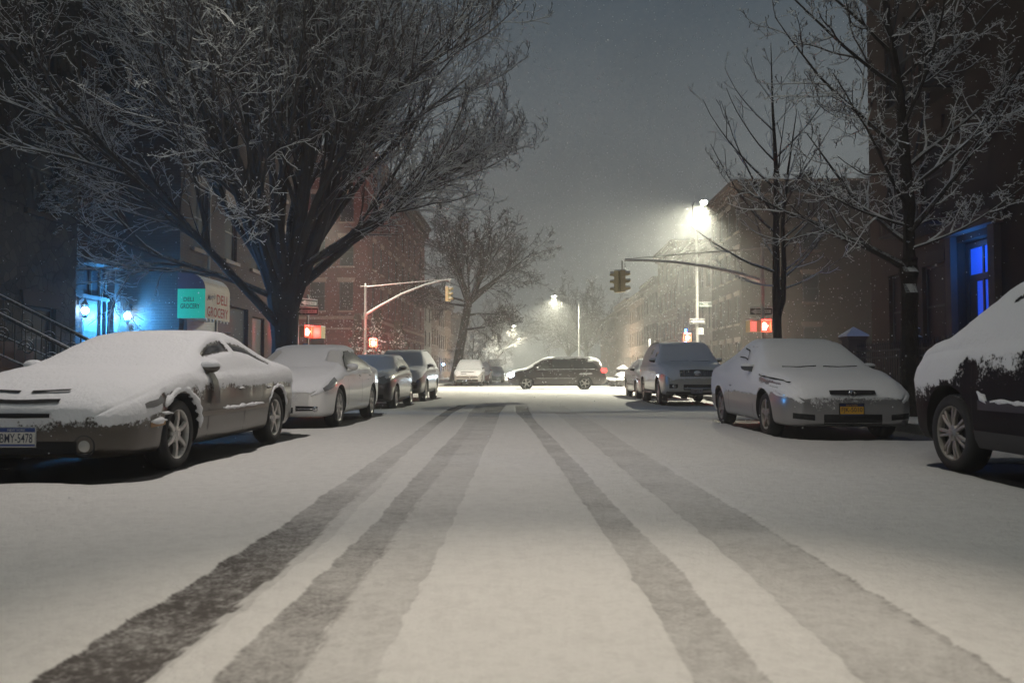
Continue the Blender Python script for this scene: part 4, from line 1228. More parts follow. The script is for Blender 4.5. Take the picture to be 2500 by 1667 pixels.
def build_furniture():
    # far-left corner
    signal_pole(-10.0, 47.7, [(0.0, 0, 4.25), (.9, 0, 4.80), (2.2, 0, 5.50), (3.6, 0, 6.05), (4.7, 0, 6.33), (5.2, 0, 6.36)], 6.05, 'grey signal pole rising in front of the conifers, with its arm reaching right')
    b = traffic_light(-4.95, 47.7, 6.08, R(62), 'yellow traffic light on the left arm before the leaning tree')
    h = MB(); h.tube([(.0, 0, .38), (.10, 0, .30), (.10, 0, .16), (0, 0, .0)], .022, 6); h.tube([(0, .07, .0), (0, .07, -.02)], .03, 6); h.build('hanger', M_galv, b)
    ped_signal(-9.45, 47.45, 2.68, R(6), 'bright red hand signal in front of the conifers', light=700)
    # near-left corner, half behind the trunk of the big tree
    o = empty('sign_pole', (-9.05, 32.0, .14), 0, 'thin grey corner pole beside the big tree trunk', 'pole')
    p = MB(); p.lathe([(.001, 0), (.11, 0), (.11, .3), (.055, .4), (.05, 3.9), (.001, 3.95)], 10); p.build('pole', M_galv, o)
    p = MB(); p.tube([(0, -.02, 2.72), (.55, -.02, 2.72)], .02, 6); p.tube([(0, -.02, 2.26), (.55, -.02, 2.26)], .02, 6); p.build('bracket', M_galv, o)
    p = MB(); p.box(-.17, .03, -.08, -.055, 1.45, 1.95); p.build("band_sign", mat("blue_band", (.03, .16, .42), .5), o)
    arrow_sign(-9.06, 31.93, 3.38, 0, 'one way sign half hidden by the big tree trunk, lower of the two')
    arrow_sign(-8.98, 31.9, 3.72, R(58), 'turned one way sign at the top of the pole by the big tree trunk')
    ped_signal(-9.02, 31.78, 2.55, R(52), 'pedestrian signal turned sideways, lit hand seen as a bright sliver beside the trunk', dim=True, light=70)
    ped_signal(-8.58, 31.8, 2.52, R(-14), 'pink faced pedestrian signal on the pole beside the big tree trunk', hand=False, face=M_red_face)
    # near-right corner
    signal_pole(9.25, 32.0, [(0.0, 0, 4.42), (-1.0, 0, 4.75), (-2.3, 0, 5.02), (-3.6, 0, 5.2), (-4.8, 0, 5.27), (-5.5, 0, 5.28)], 5.85, 'signal pole behind the slender bare tree, with its long arm reaching left')
    a = traffic_light(3.72, 31.92, 5.02, R(100), 'yellow traffic light turned to the right on the end of the right arm')
    h = MB(); h.tube([(0, .07, .38), (0, .07, .0)], .03, 6); h.tube([(0, -.05, .20), (.1, -.08, .14), (.12, -.08, .24), (.02, -.05, .28)], .018, 5); h.build('hanger', M_galv, a)
    traffic_light(3.42, 31.98, 5.0, R(-128), 'yellow traffic light facing away to the left on the end of the right arm')
    arrow_sign(9.22, 32.13, 3.36, 0, 'dark one way sign behind the signal pole near the slender tree')
    ped_signal(8.80, 31.75, 2.74, R(12), 'pink faced pedestrian signal left of the lit hand on the right signal pole', hand=False, face=M_red_face)
    ped_signal(9.20, 31.62, 2.74, R(14), 'red lit hand signal on the pole near the slender tree', light=80)
    o = empty('parking_sign', (9.66, 31.95, 2.74), 0, 'pale square parking sign right of the red hand signal', 'street sign')
    p = MB(); p.box(-.15, .15, 0, .004, -.22, .22); p.build('panel', mat('dull_sign', (.30, .27, .25), .6), o)
    p = MB(); p.lathe([(.075, -.003), (.10, -.003), (.10, -.001), (.075, -.001)], 20, axis='y', c=(0, 0, .06)); p.box(-.02, .0, -.004, -.001, .0, .12); p.build('ring_symbol', M_signblack, o)
    p = MB(); p.tube([(-.42, .02, .05), (-.15, .02, .05)], .012, 5); p.build('bracket', M_galv, o)
    # far-right corner: tall street light
    def street_lamp(x, y, H, armv, label, power, group='street lights along the road', lightr=.14, base=.14, spot=168, blend=.8, tilt=0.0, roll=0.0, colr=LAMP_COL, glow=200):
        o = empty('street_lamp', (x, y, base), 0, label, 'street lamp', group)
        ax, ay = armv; L = math.hypot(ax, ay)
        p = MB(); p.lathe([(.001, 0), (.22, 0), (.22, .1), (.16, .45), (.11, .6), (.085, H * .6), (.06, H - .9), (.001, H - .88)], 10); p.build('pole', M_galv, o)
        a = MB(); pts = []
        for i in range(11):
            t = i / 10 * math.pi / 2
            pts.append((ax * (1 - math.cos(t)), ay * (1 - math.cos(t)), H - .9 + .95 * math.sin(t)))
        a.tube([(0, 0, H - 2.4), (0, 0, H - .9)] + pts[1:], .045, 8); a.lathe([(.075, H - 2.45), (.095, H - 2.4), (.075, H - 2.3)], 10); a.build('arm', M_galv, o, smooth=True)
        ux, uy = (ax / L, ay / L) if L > 0 else (1, 0)
        rot = math.atan2(uy, ux)
        hd = MB()
        prof = [(-.05, .05, .05), (.05, .10, .07), (.25, .15, .10), (.5, .16, .10), (.68, .10, .06), (.74, .02, .02)]
        ring = []
        for s, w, h in prof:
            for j in range(10):
                t = 2 * math.pi * j / 10
                zz = math.sin(t) * h
                ring.append((s, math.cos(t) * w, max(zz, -.03)))
        hd.add(ring, [(i * 10 + j, i * 10 + (j + 1) % 10, (i + 1) * 10 + (j + 1) % 10, (i + 1) * 10 + j) for i in range(5) for j in range(10)])
        ho = hd.build('lamp_head', M_galv, o, smooth=True, loc=(ax, ay, H + .06), rot=(0, 0, rot))
        ln = MB(); ln.ball((.38, 0, -.06), .22, 14, sx=1.15, sy=.85, sz=.62); ln.build('lens', emat('lamp_glow_%d' % glow, LAMP_COL, glow, (.6, .6, .5)), ho, smooth=True)
        if power: add_light('lamp_light', o, (ax + ux * .38, ay + uy * .38, H - .22), colr, power, lightr, 'SPOT', (R(tilt), R(roll), 0), spot, blend)
        return o
    street_lamp(9.95, 47.9, 10.5, (-.05, -2.0), 'tallest street light, glaring through the snow above the right corner', LP['far_right'], spot=122, tilt=-16, roll=26, blend=1.0)
    street_lamp(-14.1, 47.6, 10.3, (1.3, -1.5), 'street light glinting through the limbs of the big tree before the red brick house', LP['far_left'], spot=128, blend=1.0, tilt=-4, roll=-22, glow=16)
    street_lamp(6.25, 104, 10.7, (-2.9, 0), 'street light with curved arm in the middle of the far street', LP['mid'])
    street_lamp(-6.7, 150, 9.5, (3.0, 0), 'distant street light on the far left kerb, larger of the two', LP['d1'])
    street_lamp(-6.6, 205, 9.4, (3.0, 0), 'most distant street light, a small point below its neighbour', LP['d2'])
    for (x, y, H, av, lab, pw, cone, tl) in BEHIND:
        street_lamp(x, y, H, av, lab, pw, spot=cone, blend=1.0, tilt=tl, colr=(PALE if y > 5 else WARM))
    arrow_sign(9.93, 47.75, 3.96, 0, 'white bordered one way sign on the tall street light pole')
    o = empty('street_name_sign', (10.42, 47.85, 4.96), 0, 'small dark street name sign on the tall street light pole', 'street sign')
    p = MB(); p.box(-.38, .38, 0, .01, -.14, .14); p.build('panel', M_signgreen, o)
    p = MB()
    rg = random.Random(2)
    for row, (z, h, a, b_) in enumerate(((.05, .07, -.1, .12), (-.05, .09, -.33, .34))):
        u = a
        while u < b_:
            wd = rg.uniform(.02, .05); p.box(u, u + wd, -.003, -.0005, z - h / 2, z + h / 2 * rg.uniform(.3, 1)); u += wd + rg.uniform(.008, .03)
    p.build('lettering', M_signwhite, o)
    p = MB(); p.box(-.38, .38, -.01, .02, .141, .17); p.build('snow_cap', M_snow, o)
    o = empty('parking_sign', (10.14, 47.75, 3.38), R(4), 'small white parking sign under the one way sign on the tall light pole', 'street sign')
    p = MB(); p.box(-.15, .15, 0, .004, -.2, .2); p.build('panel', M_signwhite, o)
    p = MB()
    for (u, z, w_, h_) in ((-.08, .1, .05, .1), (.02, .08, .1, .04), (-.02, -.02, .05, .12), (.06, -.1, .1, .03)): p.box(u - w_ / 2, u + w_ / 2, -.003, -.0005, z - h_ / 2, z + h_ / 2)
    p.build('lettering', mat('sign_red', (.35, .05, .04), .5), o)
    ped_signal(9.28, 47.5, 2.98, R(-18), 'red glowing signal just above the white sport utility roof', light=170)
    # blue lit lamp on the right row
    o = empty('wall_lamp', (12.82, 66.0, 4.0), 0, 'narrow blue light on the dark house above the white sport utility', 'lamp')
    p = MB(); p.box(-.12, -.02, -.22, .22, -.7, .5); p.build('tube', emat('blue_tube', (.05, .22, 1.0), 14), o)
    p = MB(); p.box(-.02, .07, -.26, .26, -.74, .54); p.build('backing', M_iron, o)
    add_light('blue_tube_light', o, (-.5, 0, 0), (.05, .25, 1.0), 12, .2)
    for y, lab in ((100.0, 'left one of two small blue porch lights far down the left row'), (114.0, 'right one of two small blue porch lights far down the left row')):
        o = empty('wall_lamp', (-11.2, y, 1.95), 0, lab, 'lamp', 'blue porch lights far down the left row')
        p = MB(); p.box(.0, .12, -.06, .06, .12, .2); p.build('lamp_bracket', M_iron, o)
        p = MB(); p.ball((.14, 0, 0), .17, 10); p.build('bulb', emat('porch_bulb', (.35, .6, 1.0), 22), o)
        add_light('porch_light', o, (.5, 0, -.1), (.10, .40, 1.0), 60, .15)
    # iron fence of the yard on the right
    o = empty('iron_fence', (8.3, 14.5, .14), 0, 'low black spiked iron fence with snowy rails along the right pavement', 'fence')
    p = MB()
    for z in (.25, 1.12, 1.28): p.box(-.02, .02, 0, 9.9, z, z + .035)
    p.build('rail', M_iron, o)
    p = MB()
    for k in range(82):
        y = .06 + k * .12
        p.box(-.009, .009, y - .009, y + .009, .05, 1.42); p.add([(-.025, y, 1.42), (0, y - .025, 1.42), (.025, y, 1.42), (0, y + .025, 1.42), (0, y, 1.54)], [(0, 1, 4), (1, 2, 4), (2, 3, 4), (3, 0, 4), (3, 2, 1, 0)])
    p.build('picket', M_iron, o)
    p = MB()
    for y in (0, 2.8, 9.88): p.lathe([(.001, 0), (.07, 0), (.07, 1.45), (.10, 1.48), (.10, 1.54), (.03, 1.58), (.07, 1.66), (.06, 1.72), (.001, 1.76)], 10, c=(0, y, 0))
    p.build('post', M_iron, o)
    o = empty('gate_pillar', (8.32, 20.75, .14), 0, 'square dark gate pillar under a pointed snow cap behind the coupe', 'pillar')
    p = MB(); p.box(-.22, .22, -.22, .22, 0, 1.62); p.box(-.27, .27, -.27, .27, 1.621, 1.70); p.build('shaft', M_brown2, o)
    p = MB(); p.add([(-.29, -.29, 1.701), (.29, -.29, 1.701), (.29, .29, 1.701), (-.29, .29, 1.701), (-.28, -.28, 1.74), (.28, -.28, 1.74), (.28, .28, 1.74), (-.28, .28, 1.74), (0, 0, 1.96)],
                    [(0, 1, 5, 4), (1, 2, 6, 5), (2, 3, 7, 6), (3, 0, 4, 7), (4, 5, 8), (5, 6, 8), (6, 7, 8), (7, 4, 8)]); p.build('snow_cap', M_snow, o)
    # rubbish bags and a collection box on the far right corner
    rg = random.Random(6)
    M_bag = mat('black_rubbish_bag', (.02, .02, .022), .35, snow=(.45, .3), bump=.04, bscale=9)
    labs = ['snow covered rubbish bag, largest of the heap right of the minivan', 'small rubbish bag at the left end of the heap right of the minivan', 'rubbish bag on top of the snowy heap', 'low rubbish bag spilling onto the road before the heap', 'rubbish bag at the right end of the heap beside the dark box']
    for (x, y, s, z), lab in zip(((5.7, 50.3, .50, .14), (5.1, 50.0, .34, .06), (5.8, 50.6, .40, .75), (5.5, 49.4, .36, .04), (6.25, 49.7, .38, .14)), labs):
        b = MB(); b.ball((0, 0, s * .75), s, 16, sz=.8)
        vv = []
        for v in b.v:
            nz = mnoise.noise(Vector(v) * 3.1 + Vector((x, y, 0))); vv.append((v[0] * (1 + .3 * nz), v[1] * (1 + .3 * nz), max(0, v[2] * (1 + .2 * nz))))
        b.v = vv
        b.tube([(0, 0, s * 1.45), (.03, 0, s * 1.65)], [.05, .08], 6)
        tag(b.build('rubbish_bag', M_bag, None, smooth=True, loc=(x, y, z)), lab, 'rubbish bag', 'rubbish bags heaped on the far right corner')
    o = empty('collection_box', (6.7, 51.2, .14), 0, 'dark metal collection box on the far right corner beside the rubbish bags', 'mailbox')
    p = MB(); p.prism([(-.32, .18), (.32, .18), (.32, 1.25), (.24, 1.42), (.0, 1.5), (-.24, 1.42), (-.32, 1.25)], -.3, .3); p.build('body', mat('dark_green_metal', (.015, .025, .02), .5, snow=(.5, .25)), o)
    p = MB()
    for sx in (-.27, .27):
        for sy in (-.25, .25): p.box(sx - .03, sx + .03, sy - .03, sy + .03, 0, .179)
    p.build('leg', M_iron, o)
    o = empty('sign_post', (6.95, 47.0, .14), 0, 'thin post with snow plastered narrow sign left of the white sport utility', 'street sign')
    p = MB(); p.tube([(0, 0, 0), (0, 0, 2.3)], .03, 6); p.build('pole', M_galv, o)
    p = MB(); p.box(-.05, .05, -.16, .16, 2.0, 2.75); p.build('panel', M_snow, o)
    # bare shop sign bracket below the awning
    o = empty('hanging_sign', (-8.9, 22.75, 2.0), 0, 'small blank grey hanging sign under the deli awning', 'sign')
    p = MB(); p.box(-.22, .22, -.01, .01, -.45, .0); p.build('panel', mat('grey_sign', (.25, .25, .26), .6, snow=(.5, .25)), o)
    p = MB(); p.tube([(-.5, 0, .06), (.24, 0, .06)], .015, 5); p.tube([(-.15, 0, .06), (-.15, 0, 0)], .01, 4); p.tube([(.15, 0, .06), (.15, 0, 0)], .01, 4); p.build('bracket', M_iron, o)

build_furniture()
# ------------------------------------------------------------------ cars
def smooth_curve(pts, S, sig=0.05):
    xs, ys = zip(*pts)
    d = 0.01
    n = int(round((S[-1] - S[0]) / d)) + 1
    u = np.linspace(S[0], S[-1], n)
    v = np.interp(u, xs, ys)
    if sig > 0:
        k = int(3 * sig / d); w = np.exp(-0.5 * (np.arange(-k, k + 1) * d / sig) ** 2); w /= w.sum()
        # reflect oddly at the ends so that the end values stay
        lo = 2 * v[0] - v[1:k + 1][::-1]; hi = 2 * v[-1] - v[-k - 1:-1][::-1]
        v = np.convolve(np.concatenate([lo, v, hi]), w, 'valid')
    return np.interp(S, u, v)

def wheel_mesh(kind, Rt, Rr, n, M):
    """returns (tyre mesh builder, rim builder): wheel in x,z plane, outer face at y = 0 looking to -y, going in to +y"""
    W = .21
    t = MB()
    prof = [(Rr * .99, .012), (Rr * 1.03, -.004), (Rr * 1.10, -.012), (Rt * .90, -.010), (Rt * .965, .012), (Rt * .995, .035), (Rt, .06), (Rt, W - .06), (Rt * .985, W - .03), (Rt * .9, W), (Rr, W)]
    t.lathe(prof, 40, axis='y')
    r = MB()
    # rim barrel and lip
    r.lathe([(Rr * .93, .10), (Rr * .93, .03), (Rr * .955, .008), (Rr * 1.0, .0), (Rr * 1.005, .012)], 40, axis='y')
    # hub
    r.lathe([(.001, -.004), (.028, -.004), (.034, .002), (.07, .012), (.085, .03), (.08, .07)], 24, axis='y')
    for k in range(5):
        a = 2 * math.pi * k / 5 + .3
        r.lathe([(.001, .004), (.009, .004), (.011, .02)], 8, axis='y', c=(.052 * math.cos(a), 0, .052 * math.sin(a)))
    def spoke(a, w0, w1, y0, y1, th=.035, r0=.06, r1=Rr * .96):
        ca, sa = math.cos(a), math.sin(a)
        def P(rad, off, y): return (rad * ca - off * sa, y, rad * sa + off * ca)
        rm = (r0 + r1) / 2; wm = (w0 + w1) / 2 * .92; ym = (y0 + y1) / 2 - .008
        vs = []
        for rad, w, y in ((r0, w0, y0), (rm, wm, ym), (r1, w1, y1)):
            vs += [P(rad, -w, y + .006), P(rad, -w * .6, y), P(rad, w * .6, y), P(rad, w, y + .006), P(rad, w * .8, y + th), P(rad, -w * .8, y + th)]
        fs = []
        for i in range(2):
            for j in range(6):
                fs.append((i * 6 + j, i * 6 + (j + 1) % 6, (i + 1) * 6 + (j + 1) % 6, (i + 1) * 6 + j))
        fs += [tuple(range(6)), tuple(range(17, 11, -1))]
        r.add(vs, fs)
    for k in range(n):
        a = 2 * math.pi * k / n + math.pi / 2
        if kind == 'double':
            spoke(a - .13, .014, .016, .016, .012); spoke(a + .13, .014, .016, .016, .012)
        elif kind == 'broad':
            spoke(a, .026, .042, .012, .010)
        else:
            spoke(a, .024, .020, .012, .008)
    return t, r

def mesh_of(mb, name, mats, smooth_=False):
    o = mb.build(name, mats, None, smooth=smooth_); me = o.data
    bpy.data.objects.remove(o); return me

def clump_strip(mb, pts, w, h, seed, seg=None):
    """a lumpy ridge of snow along a line"""
    rg = random.Random(seed)
    rad = []
    for i, p in enumerate(pts):
        e = min(1, i / 2.0, (len(pts) - 1 - i) / 2.0)
        rad.append(max(.004, (w * rg.uniform(.55, 1.3)) * (.3 + .7 * e)))
    q = [Vector(p) + Vector((rg.uniform(-h, h), 0, rg.uniform(-h, h))) for p in pts]
    mb.tube(q, rad, 7)

class Car:
    """local x forward (nose at +L/2), y to the left, z up; s = metres back from the nose"""
    def __init__(self, spec, loc, rz, label, cat, group=None, name='parked_car'):
        self.sp = spec; self.L = spec['L']
        self.root = empty(name, loc, rz, label, cat, group)
        self.body()
        self.wheels()
        for p in spec.get('side', []): self.side_patch(*p)
        for p in spec.get('front', []): self.front_patch(*p)
        for p in spec.get('rear', []): self.front_patch(*p, rear=True)
        self.top_parts()
    def X(self, s): return self.L / 2 - s
    def body(self):
        sp = self.sp; L = self.L
        ds = sp.get('ds', .05)
        end = [0, .012, .03, .055, .085, .12, .16, .20]
        S = np.array(end + list(np.arange(.25, L - .23, ds)) + [L - x for x in reversed(end)])
        zt = smooth_curve(sp['top'], S, sp.get('sig', .06)); zb = smooth_curve(sp['bot'], S, .03)
        w = smooth_curve(sp['plan'], S, .05); be = smooth_curve(sp['belt'], S, .06); wr = smooth_curve(sp['roofw'], S, .08)
        be = np.minimum(be, zt - .02)
        nl = sp.get('nl', 12); ng = sp.get('ng', 9)
        half = []
        for i in range(len(S)):
            h = be[i] - zb[i]; W = w[i]
            pts = [(0, zb[i]), (.5 * W, zb[i]), (.84 * W, zb[i] + .002)]
            low = [(.0, .93), (.06, .965), (.14, .983), (.25, .992), (.38, .998), (.52, 1.0), (.64, .999), (.75, .994), (.84, .985), (.92, .970), (.97, .95), (1.0, .93)]
            pts += [(f * W, zb[i] + .02 + (h - .02) * t) for t, f in low]
            zc = min(.055, (zt[i] - be[i]) * .45)
            w0, w1 = .93 * W, min(wr[i], .93 * W)
            for k in range(1, ng + 1):
                t = k / ng
                bul = .035 * math.sin(math.pi * t) * min(1, (zt[i] - be[i]) / .3)
                pts.append((w0 + (w1 - w0) * t + bul, be[i] + (zt[i] - zc - be[i]) * t))
            for f, g in ((.97, .62), (.93, .42), (.86, .27), (.74, .15), (.58, .075), (.40, .03), (.2, .008), (0, 0)):
                pts.append((w1 * f, zt[i] - zc * g))
            half.append(pts)
        m = len(half[0])
        V = []
        for i in range(len(S)):
            x = self.X(S[i])
            ring = [(x, y, z) for y, z in half[i]] + [(x, -y, z) for y, z in reversed(half[i][1:-1])]
            V.append(ring)
        n = len(V[0]); V = np.array(V)          # stations x ring x 3
        F = []
        for i in range(len(S) - 1):
            for j in range(n):
                j2 = (j + 1) % n
                F.append((i * n + j, i * n + j2, (i + 1) * n + j2, (i + 1) * n + j))
        F.append(tuple(range(n - 1, -1, -1))); F.append(tuple((len(S) - 1) * n + j for j in range(n)))
        P = V.reshape(-1, 3)
        base = [tuple(p) for p in P]
        self.bvh = BVHTree.FromPolygons([Vector(p) for p in base], F)
        # snow lying on it
        me0 = bpy.data.meshes.new('tmp'); me0.from_pydata(base, [], F); me0.update()
        N = np.zeros(len(P) * 3); me0.vertices.foreach_get('normal', N); N = N.reshape(-1, 3)
        cen = np.array([0, 0, .7])
        if ((P - cen) * N).sum(1).mean() < 0: N = -N
        sn = sp['snow']
        s_of = L / 2 - P[:, 0]
        n1 = vnoise(P, 1.3, sp.get('seed', 1)); n2 = vnoise(P, 4.0, 3 + sp.get('seed', 1)); n3 = vnoise(P, 11.0, 7)
        zline = np.interp(s_of, *zip(*sn['line']))
        side_m = sst(P[:, 2] - zline + .03 * n1 + .03 * n2 + .025 * n3, -.04, .05)
        top_m = sst(N[:, 2] + .12 * n1 + .1 * n2, sn.get('nz', .35) - .15, sn.get('nz', .35) + .15) * (P[:, 2] > sn.get('zmin', .45))
        mask = np.maximum(side_m * sn.get('side', 1.0), top_m * sn.get('topm', 1.0))
        dust = sn.get('dust', 0.0)
        if dust: mask = np.maximum(mask, dust * np.clip(1.05 - (zline - P[:, 2]) / .30, 0, 1) * (.72 + .35 * n2 + .25 * n3))
        for (a, b, c, d, amt) in sn.get('clear', []):     # s0, s1, z0, z1 boxes brushed or blown clear
            ins = sst(s_of, a - .06, a + .04) * (1 - sst(s_of, b - .04, b + .06)) * sst(P[:, 2] + .02 * n3, c - .03, c + .03) * (1 - sst(P[:, 2] + .02 * n3, d - .02, d + .03))
            mask = mask * (1 - amt * ins * (np.abs(P[:, 1]) > .45))
        for (poly_lo, poly_hi, amt) in sn.get('clearstrip', []):
            lo = np.interp(s_of, *zip(*poly_lo)); hi = np.interp(s_of, *zip(*poly_hi))
            ok = (s_of > poly_lo[0][0]) & (s_of < poly_lo[-1][0])
            ins = sst(P[:, 2], lo - .05, lo + .03) * (1 - sst(P[:, 2], hi - .02, hi + .02)) * ok
            mask = mask * (1 - amt * ins * (np.abs(P[:, 1]) > .4))
        under = N[:, 2] < -.3
        mask[under] = 0
        thick = mask * (sn.get('t', .035) * (.45 + .55 * np.clip(N[:, 2], 0, 1)) * (1 + .25 * n1 + .22 * n2 + .12 * n3))
        Q = P + N * thick[:, None]
        me = bpy.data.meshes.new('body'); me.from_pydata([tuple(p) for p in Q], [], F)
        at = me.attributes.new('snow', 'FLOAT', 'POINT'); at.data.foreach_set('value', mask.astype(np.float32))
        me.polygons.foreach_set('use_smooth', np.ones(len(F), bool))
        me.materials.append(sp['paint']); me.materials.append(M_dark)
        bpy.data.meshes.remove(me0)
        bm = bmesh.new(); bm.from_mesh(me); bmesh.ops.recalc_face_normals(bm, faces=bm.faces); bm.to_mesh(me); bm.free()
        o = link_mesh('body', me, self.root)
        # wheel wells cut out
        cut = MB(); Rw = sp['R'] + sp.get('gap', .055)
        self.wy = sp['W'] / 2 - .035
        for s in sp['axles']:
            for sg in (-1, 1):
                prof = [(.001, sg * (self.wy - .30)), (Rw, sg * (self.wy - .30)), (Rw, sg * (self.wy + .3)), (.001, sg * (self.wy + .3))]
                cut.lathe(prof, 48, axis='y', c=(self.X(s), 0, sp['R'] - .0))
        co = cut.build('tmp_cut', M_dark)
        md = o.modifiers.new('b', 'BOOLEAN'); md.operation = 'DIFFERENCE'; md.object = co; md.solver = 'EXACT'
        co.parent = self.root
        bpy.context.view_layer.update()
        dg = bpy.context.evaluated_depsgraph_get()
        me2 = bpy.data.meshes.new_from_object(o.evaluated_get(dg))
        o.modifiers.clear()
        if len(me2.polygons) > 200:
            o.data = me2; me2.name = 'body'
            if len(me2.materials) == 0: me2.materials.append(sp['paint'])
            while len(me2.materials) < 2: me2.materials.append(M_dark)
            me2.materials[0] = sp['paint']; me2.materials[1] = M_dark
            for p in me2.polygons:
                c = p.center
                p.material_index = 0
                for s in sp['axles']:
                    r = math.hypot(c.x - self.X(s), c.z - sp['R'])
                    if abs(r - Rw) < .012 and abs(p.normal.y) < .3: p.material_index = 1
                    if r < Rw and abs(abs(c.y) - (self.wy - .30)) < .004: p.material_index = 1
            me2.polygons.foreach_set('use_smooth', [True] * len(me2.polygons))
            try: me2.set_sharp_from_angle(angle=R(50))
            except Exception: pass
        bpy.data.objects.remove(co)
        self.bodyo = o
    def wheels(self):
        sp = self.sp
        kind, n, Rr = sp['rim']
        t, r = wheel_mesh(kind, sp['R'], Rr, n, None)
        mt = mesh_of(t, 'tyre', M_tyre, True); mr = mesh_of(r, 'rim', sp.get('rimmat', M_rim))
        bk = MB(); bk.lathe([(.001, .06), (Rr * .93, .06)], 24, axis='y'); mb_ = mesh_of(bk, 'brake', M_dark)
        sc = None
        rg = random.Random(sp.get('seed', 1))
        for s in sp['axles']:
            for sg in (-1, 1):
                e = empty('wheel', (self.X(s), sg * self.wy, sp['R']), 0, parent=self.root)
                e.rotation_euler = (0, 0 if sg < 0 else 0, 0 if sg < 0 else math.pi)
                a = rg.uniform(0, 6.28)
                for nm, me in (('tyre', mt), ('rim', mr), ('brake_disc', mb_)):
                    c = link_mesh(nm, me, e); c.rotation_euler = (0, a, 0)
    def hit_side(self, x, z, sg):
        r = self.bvh.ray_cast(Vector((x, sg * 2.5, z)), Vector((0, -sg, 0)))
        return r[0], r[1]
    def patch(self, name, mt, grid, off, smooth_=True):
        """grid rows of surface points (already offset)"""
        b = MB(); ny = len(grid); nx = len(grid[0])
        b.v = [tuple(p) for row in grid for p in row]
        b.f = [(j * nx + i, j * nx + i + 1, (j + 1) * nx + i + 1, (j + 1) * nx + i) for j in range(ny - 1) for i in range(nx - 1)]
        b.m = [0] * len(b.f)
        return b.build(name, mt, self.root, smooth=smooth_)
    def side_patch(self, name, mt, lo, hi, off=.006, sides=(-1, 1), nx=None, nz=7):
        s0, s1 = lo[0][0], lo[-1][0]
        nx = nx or max(4, int((s1 - s0) / .05))
        for sg in sides:
            grid = []
            for j in range(nz):
                row = []
                for i in range(nx + 1):
                    s = s0 + (s1 - s0) * i / nx
                    a = np.interp(s, *zip(*lo)); b = np.interp(s, *zip(*hi))
                    z = a + (b - a) * j / (nz - 1)
                    p, nrm = self.hit_side(self.X(s), z, sg)
                    if p is None: p, nrm = Vector((self.X(s), sg * self.sp['W'] / 2, z)), Vector((0, sg, 0))
                    if nrm.y * sg < 0: nrm = -nrm
                    row.append(p + nrm * off)
                grid.append(row)
            self.patch(name, mt, grid, off)
    def front_patch(self, name, mt, lo, hi, off=.006, mirror=True, nz=5, rear=False, nx=None):
        """lo, hi: (y, z) lines"""
        y0, y1 = lo[0][0], lo[-1][0]
        nx = nx or max(4, int(abs(y1 - y0) / .04)); fx = -1 if rear else 1
        for sg in ((1, -1) if mirror else (1,)):
            grid = []
            for j in range(nz):
                row = []
                for i in range(nx + 1):
                    y = y0 + (y1 - y0) * i / nx
                    a = np.interp(y, *zip(*lo)); b = np.interp(y, *zip(*hi)); z = a + (b - a) * j / (nz - 1)
                    r = self.bvh.ray_cast(Vector((fx * 5, sg * y, z)), Vector((-fx, 0, 0)))
                    p, nrm = r[0], r[1]
                    if p is None: p, nrm = Vector((fx * self.L / 2, sg * y, z)), Vector((fx, 0, 0))
                    if nrm.x * fx < 0: nrm = -nrm
                    row.append(p + nrm * off + Vector((fx * .002, 0, 0)))
                grid.append(row)
            self.patch(name, mt, grid, off)
    def front_x(self, y, z):
        r = self.bvh.ray_cast(Vector((5, y, z)), Vector((-1, 0, 0)))
        return r[0].x if r[0] is not None else self.L / 2
    def top_parts(self):
        sp = self.sp
        # door mirrors
        if 'mirror' in sp:
            s, z, mw = sp['mirror']
            for sg in (-1, 1):
                p, _ = self.hit_side(self.X(s), z, sg)
                y = abs(p.y) if p is not None else sp['W'] / 2
                b = MB(); b.ball((self.X(s), sg * (y + .10), z + .02), .10, 14, sx=.6, sy=1.0, sz=.60)
                b.box(self.X(s) - .03, self.X(s) + .04, min(sg * (y - .05), sg * (y + .08)), max(sg * (y - .05), sg * (y + .08)), z - .05, z)
                mo = b.build('mirror', sp.get('mirrormat', sp['paint_plain']), self.root, smooth=True)
                if mw:
                    c = MB(); c.ball((self.X(s), sg * (y + .10), z + .045), .104, 14, sx=.66, sy=1.0, sz=mw * .72)
                    c.build('snow_cap', M_snow, mo, smooth=True)
        # snow on the wheel-arch lips
        for (ax, a0, a1, wd) in sp.get('archsnow', []):
            for sg in (-1, 1):
                c = MB(); Rw = sp['R'] + sp.get('gap', .055) + .03
                pts = []
                for k in range(22):
                    a = R(a0 + (a1 - a0) * k / 21)
                    x, z = self.X(ax) + Rw * math.cos(a), sp['R'] + Rw * math.sin(a)
                    p, nrm = self.hit_side(x, z, sg)
                    if p is None: continue
                    pts.append(p + Vector((0, sg * .004, 0)))
                if len(pts) > 4:
                    clump_strip(c, pts, wd, .012, 7 + int(ax * 10)); c.build('snow_clump', M_snow, self.root, smooth=True)
        for (s0, s1, z, wd, zsl) in sp.get('sidesnow', []):
            for sg in (-1, 1):
                c = MB(); pts = []
                k = int((s1 - s0) / .06) + 2
                for i in range(k):
                    s = s0 + (s1 - s0) * i / (k - 1)
                    p, _ = self.hit_side(self.X(s), z + zsl * i / (k - 1), sg)
                    if p is not None: pts.append(p + Vector((0, sg * .008, 0)))
                if len(pts) > 3:
                    clump_strip(c, pts, wd, .006, int(s0 * 31)); c.build('snow_clump', M_snow, self.root, smooth=True)
